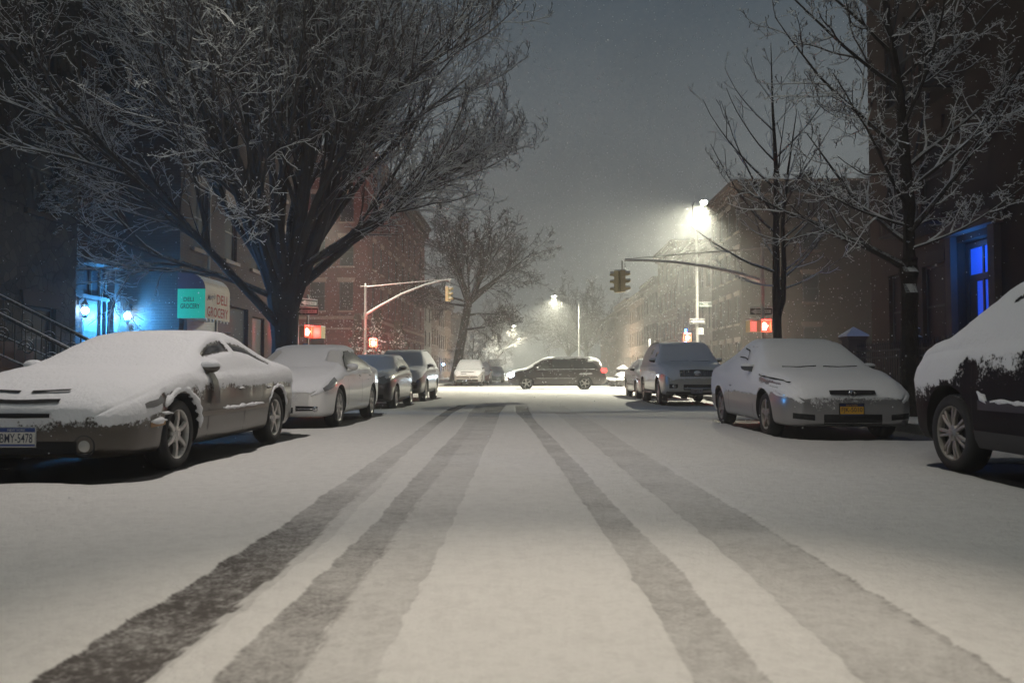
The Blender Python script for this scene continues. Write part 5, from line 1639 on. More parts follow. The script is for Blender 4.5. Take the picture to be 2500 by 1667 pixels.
        if sp.get('plate'):
            y, z, style, txt, tilt = sp['plate']
            x = max(self.front_x(y, z), self.front_x(y, z + .07), self.front_x(y, z - .07)) + .012
            e = empty('number_plate', (x, y, z), R(90), parent=self.root)
            b = MB(); b.box(-.165, .165, -.004, .012, -.085, .085); b.build('plate_frame', M_chrome if style == 'white' else M_black_paint, e)
            if style == 'white':
                m1, m2, m3 = mat('plate_white', (.62, .60, .55), .4), mat('plate_blue', (.02, .05, .20), .4), mat('plate_text', (.01, .015, .05), .5)
            elif style == 'yellow':
                m1, m2, m3 = mat('plate_yellow', (.62, .34, .02), .4), mat('plate_navy', (.012, .02, .08), .4), mat('plate_text', (.01, .015, .05), .5)
            else:
                m1, m2, m3 = mat('plate_grey', (.30, .30, .32), .4), mat('plate_grey2', (.24, .24, .26), .4), mat('plate_text2', (.10, .03, .04), .5)
            b = MB(); b.box(-.152, .152, -.008, -.0045, -.058, .04); b.build('plate', m1, e)
            b = MB(); b.box(-.152, .152, -.008, -.0045, .0405, .076); b.build('band', m2, e)
            b = MB(); b.box(-.152, .152, -.008, -.0045, -.076, -.0585); b.build('band', m2, e)
            text_mesh('lettering', txt, m3, e, .272, .078, (0, -.0095, -.010), (R(90), 0, 0), .006)
            if style != 'grey': text_mesh('lettering', 'NEW YORK', M_signwhite if style == 'white' else mat('plate_yellow', (.62, .34, .02), .4), e, .15, .017, (0, -.0095, .058), (R(90), 0, 0), .002)
        for fn in sp.get('extra', []): fn(self)

def paint(name, c, rough=.32, metal=.5, coat=.6, snowy=True):
    return mat(name, c, rough, metal, coat=coat, attr='snow' if snowy else None)
def plain(name, c, rough=.35, metal=.4):
    return mat(name, c, rough, metal, coat=.5, snow=(.55, .3))

def rect(a, b, z0, z1): return [(a, z0), (b, z0)], [(a, z1), (b, z1)]

M_seam = mat('panel_gap', (.008, .008, .008), .8)
M_mould = mat('black_moulding', (.02, .02, .021), .55, snow=(.8, .35))

def seams(cuts, z0, z1):
    return [('door_seam', M_seam, [(c - .006, z0), (c + .006, z0)], [(c - .006, z1), (c + .006, z1)], .003, (-1, 1), 2, 6) for c in cuts]

def fog_lamp(y, z, r):
    def f(c):
        for sg in (-1, 1):
            x = max(c.front_x(sg * (y - r * .6), z), c.front_x(sg * y, z)) - .006
            b = MB(); b.lathe([(r * 1.35, -.02), (r * 1.35, .008), (r * 1.15, .012), (r * 1.02, -.002)], 24, axis='x', c=(x, sg * y, z)); fo = b.build('fog_lamp', M_black_paint, c.root, smooth=True)
            b = MB(); b.lathe([(.001, .014), (r * .6, .010), (r * .98, .0), (r * 1.02, -.01)], 24, axis='x', c=(x, sg * y, z)); b.build('lens', mat('clear_lens', (.42, .41, .38), .15, .3, coat=.5), fo, smooth=True)
    return f

def wipers(s, z, ys):
    def f(c):
        for y in ys:
            pts = []
            for k in range(6):
                yy = y + k * .10
                r = c.bvh.ray_cast(Vector((c.X(s) - .02 * abs(k - 2), yy, 3)), Vector((0, 0, -1)))
                if r[0] is not None: pts.append(r[0] + Vector((.01, 0, .038)))
            if len(pts) > 2:
                b = MB(); b.tube(pts, .010, 5); b.build('wiper', M_black_paint, c.root)
    return f

def roof_rails(s0, s1, y):
    def f(c):
        for sg in (-1, 1):
            pts = []
            for k in range(10):
                s = s0 + (s1 - s0) * k / 9
                r = c.bvh.ray_cast(Vector((c.X(s), sg * y, 3)), Vector((0, 0, -1)))
                if r[0] is not None: pts.append(r[0] + Vector((0, 0, .06 if 0 < k < 9 else .0)))
            b = MB(); b.tube(pts, .022, 6); b.build('roof_rail', mat('roof_rail', (.05, .05, .05), .5, snow=(.4, .3)), c.root)
    return f

def handles(ss, z):
    def f(c):
        for sg in (-1, 1):
            for s in ss:
                p, n_ = c.hit_side(c.X(s), z, sg)
                if p is None: continue
                b = MB(); b.ball((p.x, p.y + sg * .012, p.z), .09, 10, sx=1, sy=.2, sz=.22); b.build('door_handle', c.sp['paint_plain'], c.root, smooth=True)
    return f

def emblem(z, w, h, mt=None, y=0.0):
    def f(c):
        x = c.front_x(y, z) + .050
        b = MB(); n = 20
        b.lathe([(1.0, 0), (.8, .012), (.62, .008)], 24, axis='x', c=(0, 0, 0))
        b.v = [(x + v[0], y + v[1] * w, z + v[2] * h) for v in b.v]
        b.build('badge_ring', mt or M_chrome, c.root, smooth=True)
    return f
P_SILVER = paint('silver_taupe_paint', (.060, .049, .038), .32, .5); PP_SILVER = plain('silver_taupe_plain', (.060, .049, .038))
P_WHITE = paint('white_car_paint', (.80, .79, .76), .3, .0); PP_WHITE = plain('white_car_plain', (.66, .65, .62), .3, 0)
P_MINI = paint('dark_brown_paint', (.055, .045, .042), .3, .4); PP_MINI = plain('dark_brown_plain', (.055, .045, .042))
P_GREYB = paint('grey_brown_paint', (.10, .09, .085), .3, .6); PP_GREYB = plain('grey_brown_plain', (.10, .09, .085))
P_COUPE = paint('silver_blue_paint', (.30, .295, .30), .32, .6); PP_COUPE = plain('silver_blue_plain', (.40, .395, .40))
P_DARK = mat('near_black_paint', (.004, .0045, .005), .6, 0, attr='snow', spec=.15); PP_DARK = plain('near_black_plain', (.012, .013, .014))
P_MAROON = paint('dark_maroon_paint', (.012, .006, .007), .4, .0, coat=.25); PP_MAROON = plain('dark_maroon_plain', (.030, .013, .014))
P_PEARL = paint('pearl_paint', (.50, .48, .44), .3, .3); PP_PEARL = plain('pearl_plain', (.50, .48, .44))
P_RED = paint('dull_red_paint', (.16, .035, .03), .35, .3); PP_RED = plain('dull_red_plain', (.16, .035, .03))
P_GREENW = paint('pale_green_paint', (.42, .50, .42), .35, .2); PP_GREENW = plain('pale_green_plain', (.42, .50, .42))

def sedan_profile(L, H, hood=.84, cowl=(1.35, .97), roof=(2.55, 3.35), rear=(4.3, 1.05), deck=1.02, W=1.85, belt=.90, nose=.62, rw=.60):
    return dict(L=L, W=W,
        top=[(0, nose), (.05, nose + .08), (.16, hood - .07), (.32, hood), (cowl[0] - .35, cowl[1] - .05), cowl, (roof[0] - .35, H - .075), (roof[0], H - .02), ((roof[0] + roof[1]) / 2, H), (roof[1], H - .04), (roof[1] + .35, H - .15), rear, (L - .35, deck), (L - .10, deck - .03), (L - .03, deck - .14), (L, deck - .34)],
        bot=[(0, .25), (.05, .205), (.2, .19), (.6, .19), (L - .6, .20), (L - .25, .24), (L - .05, .32), (L, .42)],
        plan=[(0, W * .365), (.04, W * .405), (.12, W * .440), (.25, W * .468), (.5, W * .489), (.9, W * .5), (L - 1.0, W * .5), (L - .5, W * .485), (L - .2, W * .45), (L - .06, W * .40), (L, W * .35)],
        belt=[(0, nose - .05), (.1, hood - .18), (.4, hood - .10), (cowl[0] - .2, belt - .03), (2.2, belt), (L - 1.0, belt + .05), (L - .4, belt + .04), (L - .1, deck - .14), (L, deck - .42)],
        roofw=[(0, W * .34), (.3, W * .40), (cowl[0] - .3, W * .43), (cowl[0] + .1, W * .42), (roof[0] - .2, rw), (roof[1], rw - .01), (rear[0] - .2, W * .37), (L - .4, W * .40), (L, W * .30)])

def wagon_profile(L, H, hood=1.0, cowl=(1.2, 1.12), roof0=2.05, W=1.84, belt=1.05, nose=.72, rw=.64, tail=.35, slope=.0, bot=.26, drop=.04):
    return dict(L=L, W=W,
        top=[(0, nose), (.05, nose + .12), (.12, hood - .08), (.3, hood), (cowl[0] - .3, cowl[1] - .05), cowl, (roof0 - .25, H - .10), (roof0, H - .03), ((roof0 + L) / 2, H), (L - tail - .35, H - drop), (L - tail, H - drop - .08), (L - tail * .45, belt + .22 + .0), (L - .12, belt - .02), (L - .04, belt - .12), (L, belt - .35)],
        bot=[(0, .42), (.05, bot + .07), (.25, bot), (.7, bot - .02), (L - .6, bot), (L - .2, bot + .05), (L, bot + .2)],
        plan=[(0, W * .37), (.04, W * .415), (.12, W * .447), (.25, W * .465), (.5, W * .49), (.9, W * .5), (L - .8, W * .5), (L - .35, W * .485), (L - .1, W * .455), (L, W * .41)],
        belt=[(0, nose - .06), (.08, hood - .22), (.35, hood - .10), (cowl[0] - .2, belt - .05), (2.2, belt), (L - .6, belt + .03), (L - .15, belt - .06), (L, belt - .42)],
        roofw=[(0, W * .31), (.3, W * .40), (cowl[0] - .3, W * .43), (cowl[0] + .1, W * .42), (roof0 - .15, rw), (L - tail - .3, rw - .02), (L - tail * .4, rw - .01), (L, W * .36)])

def place(xc, nose_y, L, facing=-1):
    """facing -1: nose looks to the camera (-y)"""
    return ((xc, nose_y + L / 2, 0.0), R(-90)) if facing < 0 else ((xc, nose_y - L / 2, 0.0), R(90))

PARKED_L, PARKED_R = 'cars parked along the left kerb', 'cars parked along the right kerb'

def build_cars():
    # ------------------------------------------------ silver sedan, nearest on the left
    sp = sedan_profile(5.0, 1.37, hood=.795, cowl=(1.30, .95), roof=(2.55, 3.25), rear=(4.30, 1.05), deck=1.0, W=1.88, belt=.90, nose=.60, rw=.61)
    winlo = [(1.72, .94), (2.2, .945), (3.0, .965), (3.86, .985)]
    winhi = [(1.72, .96), (1.95, 1.10), (2.25, 1.225), (2.6, 1.265), (3.0, 1.265), (3.35, 1.20), (3.7, 1.08), (3.86, .995)]
    fw = ([(1.74, .94), (2.62, .96)], [(1.74, .97), (1.95, 1.10), (2.25, 1.22), (2.62, 1.262)])
    rwd = ([(2.70, .96), (3.84, .985)], [(2.70, 1.264), (3.0, 1.262), (3.35, 1.20), (3.7, 1.08), (3.84, .99)])
    sp.update(axles=(1.0, 3.87), R=.335, rim=('single', 6, .232), paint=P_SILVER, paint_plain=PP_SILVER, ds=.035, nl=12, seed=1,
        snow=dict(line=[(0, .48), (.25, .50), (.55, .56), (.75, .70), (1.4, .765), (3.0, .775), (4.4, .80), (5.0, .72)], t=.048, nz=.30, dust=.45,
                  clearstrip=[([(1.86, 1.08), (2.2, 1.13), (2.60, 1.16)], [(1.86, 1.10), (2.2, 1.215), (2.60, 1.262)], 1.0), ([(2.72, 1.175), (3.2, 1.14), (3.80, 1.01)], [(2.72, 1.262), (3.2, 1.23), (3.80, 1.03)], 1.0)],
                  clear=[(.62, .86, .55, .72, .9)]),
        side=[('side_window', M_glass) + fw + (.008,), ('side_window', M_glass) + rwd + (.008,),
              ('side_moulding', mat('taupe_moulding', (.16, .145, .125), .45, .4), [(1.45, .475), (3.45, .49)], [(1.45, .525), (3.45, .54)], .012, (-1, 1), None, 3),
              ('sill', M_mould, [(1.42, .205), (3.42, .205)], [(1.42, .235), (3.42, .235)], .004, (-1, 1), None, 3),
              ('headlight', M_lens, [(.34, .60), (.46, .605), (.60, .645)], [(.34, .68), (.46, .705), (.60, .70)], .036),
              ('marker_lamp', mat('amber_lens', (.30, .16, .06), .25), [(.42, .435), (.66, .445)], [(.42, .475), (.66, .485)], .010),
              ('mirror_triangle', M_black_paint, [(1.66, .60), (1.80, .60)], [(1.66, .90), (1.80, .90)], .050, (-1, 1), 3, 5)] + seams((1.62, 2.66, 3.66), .26, .74),
        front=[('grille_slot', M_dark, [(.05, .700), (.36, .715)], [(.05, .716), (.36, .728)], .058), ('grille_slot', M_dark, [(.0, .625), (.34, .635)], [(.0, .655), (.34, .660)], .053), ('grille_slot', M_dark, [(.0, .540), (.29, .545)], [(.0, .582), (.29, .580)], .044),
               ('lower_intake', M_dark, [(.0, .245), (.50, .25)], [(.0, .345), (.47, .345)], .006)],
        mirror=(1.66, .955, .70), plate=(0.0, .385, 'white', 'BMY-5478', 0), archsnow=[(1.0, 40, 175, .034), (3.87, 30, 160, .026)], sidesnow=[(2.0, 3.3, .535, .020, .012), (3.40, 3.46, .56, .028, .01), (.42, .68, .49, .030, .0), (.6, .8, .56, .02, -.02)],
        extra=[fog_lamp(.56, .31, .070), handles((2.55, 3.50), .735)])
    loc, rz = place(-4.27, 6.55, 5.0)
    Car(sp, loc, rz, 'silver taupe sedan under thick snow, nearest on the left, with six-spoke wheels', 'car', PARKED_L)

    # ------------------------------------------------ white sedan
    sp = sedan_profile(4.85, 1.43, hood=.82, cowl=(1.25, .98), roof=(2.45, 3.2), rear=(4.2, 1.08), deck=1.05, W=1.83, belt=.93, nose=.60, rw=.60)
    w1 = ([(1.62, .97), (2.1, .985), (3.66, 1.03)], [(1.62, 1.0), (1.9, 1.17), (2.25, 1.295), (2.6, 1.325), (3.0, 1.30), (3.35, 1.20), (3.66, 1.05)])
    sp.update(axles=(.95, 3.72), R=.33, rim=('double', 7, .23), paint=P_WHITE, paint_plain=PP_WHITE, seed=2, ds=.05,
        snow=dict(line=[(0, .74), (.5, .80), (1.2, .93), (3.5, .99), (4.8, .93)], t=.035, nz=.34, clear=[(1.55, 3.7, .95, 1.31, 1.0)], dust=.2),
        side=[('side_window', M_glass_frost) + w1 + (.010,),
              ('window_trim', M_seam, w1[1], [(a, b + .022) for a, b in w1[1]], .012, (-1, 1), None, 3),
              ('headlight', M_lens, [(.16, .60), (.45, .66), (.70, .76)], [(.16, .64), (.45, .75), (.70, .82)], .034)] + seams((1.5, 2.62, 3.62), .28, .93),
        front=[('fog_recess', M_dark, [(.40, .30), (.74, .31)], [(.40, .385), (.74, .375)], .004), ('lower_intake', M_dark, [(.0, .26), (.36, .27)], [(.0, .36), (.36, .36)], .005), ('grille', M_dark, [(.0, .50), (.34, .53)], [(.0, .68), (.34, .68)], .005)],
        mirror=(1.72, .99, .72), extra=[handles((2.5, 3.42), .87), lambda c: chrome_bar(c)])
    loc, rz = place(-4.17, 12.68, 4.85)
    def chrome_bar(c):
        for sg in (-1, 1):
            b = MB(); pts = []
            for k in range(8):
                y = .42 + .29 * k / 7
                pts.append((c.front_x(sg * y, .33) + .012, sg * y, .335))
            b.tube(pts, .011, 6); b.ball((c.front_x(sg * .70, .335) + .0, sg * .70, .34), .05, 12, sx=.5); b.build('fog_lamp', M_chrome, c.root, smooth=True)
    Car(sp, loc, rz, 'white sedan parked right behind the silver sedan', 'car', PARKED_L)

    # ------------------------------------------------ small dark hatchback
    sp = wagon_profile(3.7, 1.40, hood=.93, cowl=(1.12, 1.02), roof0=1.75, W=1.69, belt=.95, nose=.60, rw=.60, tail=.30, bot=.20)
    w1 = ([(1.35, .985), (2.3, 1.0)], [(1.35, 1.0), (1.6, 1.20), (1.8, 1.315), (2.3, 1.325)]); w2 = ([(2.40, 1.0), (3.30, 1.02)], [(2.40, 1.325), (3.15, 1.30), (3.30, 1.10)])
    sp.update(axles=(.70, 3.17), R=.30, rim=('single', 5, .21), paint=P_MINI, paint_plain=PP_MINI, seed=3,
        snow=dict(line=[(0, 1.2), (3.7, 1.3)], t=.022, nz=.62, topm=.75, dust=.0),
        side=[('side_window', M_glass_frost) + w1 + (.006,), ('side_window', M_glass_frost) + w2 + (.006,), ('cladding', M_mould, [(1.15, .21), (2.7, .21)], [(1.15, .28), (2.7, .28)], .006, (-1, 1), None, 3)] + seams((1.22, 2.38), .3, .95),
        front=[('headlight', M_lens, [(.46, .66), (.60, .63), (.74, .68)], [(.46, .80), (.60, .84), (.74, .79)], .008), ('grille', M_dark, [(.0, .50), (.38, .52)], [(.0, .66), (.38, .64)], .005), ('lower_intake', M_dark, [(.0, .26), (.6, .28)], [(.0, .38), (.6, .38)], .005)],
        mirror=(1.36, 1.02, .3), extra=[handles((2.25,), .80)])
    sp['windscreen'] = True
    loc, rz = place(-4.22, 19.40, 3.7)
    Car(sp, loc, rz, 'small dark hatchback with thin snow, between the white sedan and the dark sport utility', 'car', PARKED_L)

    # ------------------------------------------------ dark sport utility
    sp = wagon_profile(4.6, 1.66, hood=.98, cowl=(1.18, 1.10), roof0=2.05, W=1.82, belt=1.06, nose=.66, rw=.60, tail=.55, bot=.28)
    w1 = ([(1.5, 1.10), (2.35, 1.12)], [(1.5, 1.13), (1.8, 1.34), (2.1, 1.50), (2.35, 1.54)]); w2 = ([(2.43, 1.12), (3.75, 1.16)], [(2.43, 1.54), (3.2, 1.54), (3.55, 1.46), (3.75, 1.30)])
    sp.update(axles=(.92, 3.56), R=.35, rim=('double', 6, .235), paint=P_GREYB, paint_plain=PP_GREYB, seed=4,
        snow=dict(line=[(0, 1.0), (.8, 1.05), (1.5, 1.10), (4.6, 1.16)], t=.032, nz=.42),
        side=[('side_window', M_glass_frost) + w1 + (.006,), ('side_window', M_glass_frost) + w2 + (.006,), ('cladding', M_mould, [(1.4, .29), (3.1, .29)], [(1.4, .40), (3.1, .40)], .006, (-1, 1), None, 3)] + seams((1.42, 2.4, 3.3), .4, 1.05),
        front=[('headlight', M_lens, [(.46, .70), (.84, .76)], [(.46, .84), (.84, .90)], .008), ('grille', M_dark, [(.0, .56), (.42, .58)], [(.0, .82), (.42, .82)], .005), ('fog_recess', M_dark, [(.5, .42), (.72, .43)], [(.5, .54), (.72, .54)], .005)],
        mirror=(1.56, 1.13, .4), extra=[roof_rails(2.1, 3.9, .58), handles((2.28, 3.2), .97)])
    loc, rz = place(-4.20, 24.25, 4.6)
    Car(sp, loc, rz, 'dark grey-brown sport utility at the corner end of the left row', 'car', PARKED_L)

    # ------------------------------------------------ near right dark sport utility, facing away
    sp = wagon_profile(4.5, 1.74, hood=1.13, cowl=(.74, 1.24), roof0=1.86, W=1.82, belt=1.14, nose=.80, rw=.66, tail=.4, bot=.26)
    w1 = ([(1.38, 1.20), (2.4, 1.22)], [(1.38, 1.22), (1.65, 1.42), (1.95, 1.57), (2.4, 1.60)]); w2 = ([(2.48, 1.22), (3.6, 1.24)], [(2.48, 1.60), (3.4, 1.60), (3.6, 1.45)])
    sp.update(axles=(.92, 3.50), R=.36, rim=('double', 7, .25), gap=.085, rimmat=M_rim_dark, paint=P_DARK, paint_plain=PP_DARK, seed=5, ds=.04,
        snow=dict(line=[(0, .82), (.5, .80), (1.0, .82), (1.25, 1.04), (4.5, 1.05)], t=.05, nz=.32, dust=.80, clear=[(1.24, 1.42, .84, 1.03, 1.0)], clearstrip=[([(1.70, 1.49), (2.0, 1.575)], [(1.70, 1.53), (2.0, 1.61)], 1.0)]),
        side=[('side_window', M_glass) + w1 + (.008,), ('side_window', M_glass) + w2 + (.008,),
              ('side_moulding', M_mould, [(1.46, .60), (3.0, .60)], [(1.46, .68), (3.0, .68)], .018, (-1, 1), None, 3), ('sill', M_mould, [(1.36, .27), (3.05, .27)], [(1.36, .42), (3.05, .42)], .012, (-1, 1), None, 3)] + seams((1.34, 2.42), .42, 1.1),
        front=[('headlight', M_lens, [(.5, .78), (.86, .84)], [(.5, .92), (.86, .98)], .008), ('grille', M_dark, [(.0, .66), (.44, .68)], [(.0, .88), (.44, .88)], .005)],
        archsnow=[], sidesnow=[(1.44, 1.62, .76, .030, -.12), (1.60, 2.6, .675, .022, .0)])
    loc, rz = place(4.76, 8.42, 4.5, 1)
    Car(sp, loc, rz, 'near-black sport utility cut off by the right edge, its front fender spattered with snow', 'car', PARKED_R)

    # ------------------------------------------------ silver coupe
    sp = sedan_profile(4.77, 1.45, hood=.80, cowl=(1.22, .97), roof=(2.35, 2.95), rear=(4.15, 1.10), deck=1.03, W=1.82, belt=.92, nose=.58, rw=.58)
    w1 = ([(1.62, .97), (2.2, .985), (2.75, 1.0), (3.45, 1.04)], [(1.62, .99), (1.85, 1.14), (2.15, 1.29), (2.5, 1.33), (2.85, 1.31), (3.2, 1.22), (3.45, 1.06)])
    sp.update(axles=(.95, 3.62), R=.32, rim=('broad', 5, .218), paint=P_COUPE, paint_plain=PP_COUPE, rimmat=M_rim_dark, seed=6, ds=.04,
        snow=dict(line=[(0, .66), (.30, .68), (.8, .62), (1.2, .60), (2.4, .62), (4.0, .56), (4.77, .5)], t=.036, nz=.30, dust=.30,
                  clear=[(.86, 1.14, .52, .68, .6)], clearstrip=[([(.42, .70), (1.2, .815)], [(.42, .745), (1.2, .865)], .95)]),
        side=[('side_window', M_glass) + w1 + (.008,)] + seams((1.50, 2.95), .28, .64) + [('quarter_trim', M_seam, [(2.06, 1.09), (2.3, 1.13), (2.62, 1.15)], [(2.06, 1.105), (2.3, 1.145), (2.62, 1.165)], .046, (-1, 1), None, 2),
              ('quarter_trim', M_seam, [(2.06, 1.09), (2.3, 1.24), (2.62, 1.285)], [(2.06, 1.105), (2.3, 1.255), (2.62, 1.30)], .046, (-1, 1), None, 2),
              ('headlight', M_lens_snow, [(.10, .575), (.4, .60), (.74, .69)], [(.10, .66), (.4, .735), (.74, .775)], .010), ('hood_gap', M_seam, [(.30, .745), (1.15, .865)], [(.30, .757), (1.15, .877)], .047, (-1, 1), None, 2)],
        front=[('grille', M_dark, [(.0, .585), (.30, .60)], [(.0, .655), (.33, .650)], .046), ('lower_intake', M_dark, [(.0, .225), (.38, .24)], [(.0, .365), (.40, .365)], .006), ('side_intake', M_dark, [(.50, .285), (.76, .31)], [(.50, .36), (.78, .385)], .006)],
        mirror=(1.70, .985, .45), plate=(-.02, .43, 'yellow', 'FJK-5010', 0), extra=[emblem(.635, .062, .050, M_chrome), wipers(1.16, 0, (-.55, .05)), handles((2.75,), .71), letter_badge],
        mirrormat=mat('dark_silver_mirror', (.10, .11, .12), .3, .5))
    loc, rz = place(4.25, 10.66, 4.77)
    Car(sp, loc, rz, 'snowed-over silver coupe with a yellow number plate on the right', 'car', PARKED_R)

    # ------------------------------------------------ white sport utility
    sp = wagon_profile(4.85, 1.80, hood=1.08, cowl=(1.22, 1.20), roof0=2.10, W=1.87, belt=1.14, nose=.74, rw=.66, tail=.35, bot=.32)
    w1 = ([(1.55, 1.20), (2.4, 1.21)], [(1.55, 1.23), (1.85, 1.46), (2.1, 1.62), (2.4, 1.66)]); w2 = ([(2.48, 1.21), (4.3, 1.24)], [(2.48, 1.66), (4.1, 1.65), (4.3, 1.55)])
    def bars(c):
        b = MB()
        for k in range(17):
            y = -.44 + .055 * k
            if abs(y) < .075: continue
            pts = [(c.front_x(y, z) + .056, y, z) for z in (.80, .87, .95)]
            b.tube(pts, .012, 5)
        b.build('grille_bar', M_chrome, c.root)
        b = MB(); b.lathe([(.001, .02), (.06, .015), (.085, .0)], 16, axis='x', c=(c.front_x(0, .87) + .056, 0, .87)); b.build('badge_disc', M_chrome, c.root)
        b = MB(); b.ball((c.front_x(0, .90) + .06, 0, .915), .09, 12, sz=.6, sx=.4); b.build('snow_clump', M_snow, c.root, smooth=True)
        b = MB(); pts = [(c.front_x(y, .50) + .015, y, .50) for y in np.linspace(-.36, .36, 9)]; b.tube(pts, .018, 6); b.build('bumper_bar', M_chrome, c.root)
        for sg in (-1, 1):
            b = MB(); b.box(c.X(3.4), c.X(1.45), min(sg * .86, sg * .99), max(sg * .86, sg * .99), .33, .375); b.build('running_board', M_mould, c.root)
    sp.update(axles=(.92, 3.82), R=.38, rim=('broad', 5, .235), paint=P_PEARL, paint_plain=PP_PEARL, seed=7,
        snow=dict(line=[(0, .80), (.4, .86), (1.0, .92), (1.5, .98), (4.85, 1.0)], t=.04, nz=.32, dust=.35, clear=[(1.7, 1.95, 1.36, 1.50, .9), (2.5, 2.9, 1.45, 1.62, .8)]),
        side=[('side_window', M_glass) + w1 + (.008,), ('side_window', M_glass) + w2 + (.008,), ('cladding', M_mould, [(1.4, .32), (3.4, .32)], [(1.4, .42), (3.4, .42)], .006, (-1, 1), None, 3)] + seams((1.45, 2.44, 3.4), .42, 1.0),
        front=[('headlight', M_lens, [(.52, .79), (.86, .82)], [(.52, .97), (.84, .98)], .008), ('grille', M_dark, [(.0, .79), (.46, .79)], [(.0, .965), (.46, .955)], .048), ('lower_intake', M_dark, [(.0, .44), (.37, .45)], [(.0, .60), (.40, .60)], .005),
               ('fog_recess', M_dark, [(.52, .50), (.74, .50)], [(.52, .61), (.74, .61)], .005), ('lower_cladding', M_mould, [(.0, .30), (.80, .34)], [(.0, .37), (.80, .41)], .004)],
        mirror=(1.62, 1.25, .5), plate=(-.02, .44, 'grey', 'D8G K', 0), mirrormat=M_black_paint,
        extra=[bars, roof_rails(2.2, 4.3, .62), handles((2.3, 3.25), 1.02), wipers(1.16, 0, (-.5, .1)), lambda c: fog_lamps2(c)])
    def fog_lamps2(c):
        for sg in (-1, 1):
            b = MB(); b.ball((c.front_x(sg * .62, .555), sg * .62, .555), .055, 12, sx=.5); b.build('fog_lamp', M_lens, c.root, smooth=True)
    loc, rz = place(4.42, 21.32, 4.85)
    Car(sp, loc, rz, 'white sport utility with upright chrome grille bars behind the coupe', 'car', PARKED_R)

    # ------------------------------------------------ pale sedan at the right corner
    sp = sedan_profile(5.0, 1.42, hood=.86, cowl=(1.35, 1.0), roof=(2.5, 3.2), rear=(4.2, 1.12), deck=1.05, W=1.85, belt=.95, nose=.62, rw=.60)
    w1 = ([(1.72, .99), (3.85, 1.05)], [(1.72, 1.0), (2.0, 1.15), (2.35, 1.28), (2.8, 1.30), (3.4, 1.22), (3.85, 1.06)])
    sp.update(axles=(1.02, 3.78), R=.325, rim=('single', 7, .21), paint=P_PEARL, paint_plain=PP_PEARL, seed=8, ds=.07,
        snow=dict(line=[(0, .78), (1, .82), (5, .86)], t=.04, nz=.32, dust=.3),
        side=[('side_window', M_glass) + w1 + (.008,), ('headlight', M_lens, [(.2, .62), (.6, .66)], [(.2, .72), (.6, .76)], .008), ('side_moulding', M_mould, [(1.5, .46), (3.4, .46)], [(1.5, .53), (3.4, .53)], .008, (-1, 1), None, 2)] + seams((1.6, 2.7, 3.7), .28, .8),
        front=[('grille', M_dark, [(.0, .50), (.35, .52)], [(.0, .62), (.35, .62)], .005)], mirror=(1.78, 1.02, .3), mirrormat=M_black_paint)
    loc, rz = place(4.58, 27.15, 5.0)
    Car(sp, loc, rz, 'pale sedan peeping out behind the white sport utility at the right corner', 'car', PARKED_R)

    # ------------------------------------------------ minivan crossing to the left
    sp = wagon_profile(5.2, 1.74, hood=1.02, cowl=(.95, 1.13), roof0=2.1, W=1.95, belt=1.08, nose=.66, rw=.70, tail=.42, bot=.24)
    w1 = ([(1.42, 1.11), (2.15, 1.12)], [(1.42, 1.13), (1.75, 1.36), (2.0, 1.50), (2.15, 1.54)]); w2 = ([(2.36, 1.12), (3.28, 1.13)], [(2.36, 1.57), (3.28, 1.57)]); w3 = ([(3.48, 1.13), (4.72, 1.16)], [(3.48, 1.57), (4.40, 1.55), (4.72, 1.24)])
    def vlamps(c):
        for sg in (-1, 1):
            b = MB(); b.ball((c.X(.16), sg * .84, .79), .19, 14, sx=1.1, sy=.85, sz=.62); b.build('headlight', emat('lit_headlight', (.72, .88, 1.0), 90, (.8, .8, .8)), c.root, smooth=True)
            b = MB(); b.box(c.X(5.20), c.X(4.93), sg * .90 - .055, sg * .90 + .055, .93, 1.12); b.build('tail_lamp', emat('lit_tail_lamp', (1.0, .025, .02), 9, (.5, .02, .04)), c.root)
            add_light('headlight_beam', c.root, (c.X(-.10), sg * .72, .76), (.80, .90, 1.0), 1100, .05, 'SPOT', (0, R(-86), 0), 62, .7)
            add_light('tail_glow', c.root, (c.X(5.32), sg * .88, 1.02), (1.0, .05, .03), 3, .05)
    sp.update(axles=(.98, 4.06), R=.345, rim=('broad', 5, .235), paint=P_MAROON, paint_plain=PP_MAROON, seed=9, ds=.06,
        snow=dict(line=[(0, 2.5), (5.2, 2.5)], t=.035, nz=.55, dust=.0),
        side=[('side_window', M_glass_frost) + w1 + (.006,), ('side_window', M_glass) + w2 + (.006,), ('side_window', M_glass) + w3 + (.006,), ('side_moulding', M_chrome, [(1.5, .60), (3.55, .60)], [(1.5, .625), (3.55, .625)], .012, (-1, 1), None, 2)] + seams((1.5, 2.3, 3.4), .3, 1.08),
        front=[('grille', M_dark, [(.0, .56), (.45, .58)], [(.0, .74), (.45, .74)], .005)], mirror=(1.55, 1.13, .3),
        extra=[vlamps, roof_rails(2.3, 4.5, .68), handles((2.2, 3.3), .98)], sidesnow=[(1.5, 4.6, 1.075, .018, .02), (3.75, 4.45, .84, .05, .02)])
    Car(sp, (1.36, 42.95, 0), R(180), 'dark maroon minivan crossing the street with headlights lit', 'minivan', name='minivan')

    # ------------------------------------------------ cars beyond the crossing
    sp = wagon_profile(4.8, 1.78, hood=1.04, cowl=(1.2, 1.15), roof0=2.0, W=1.86, belt=1.10, nose=.70, rw=.64, tail=.3, bot=.30)
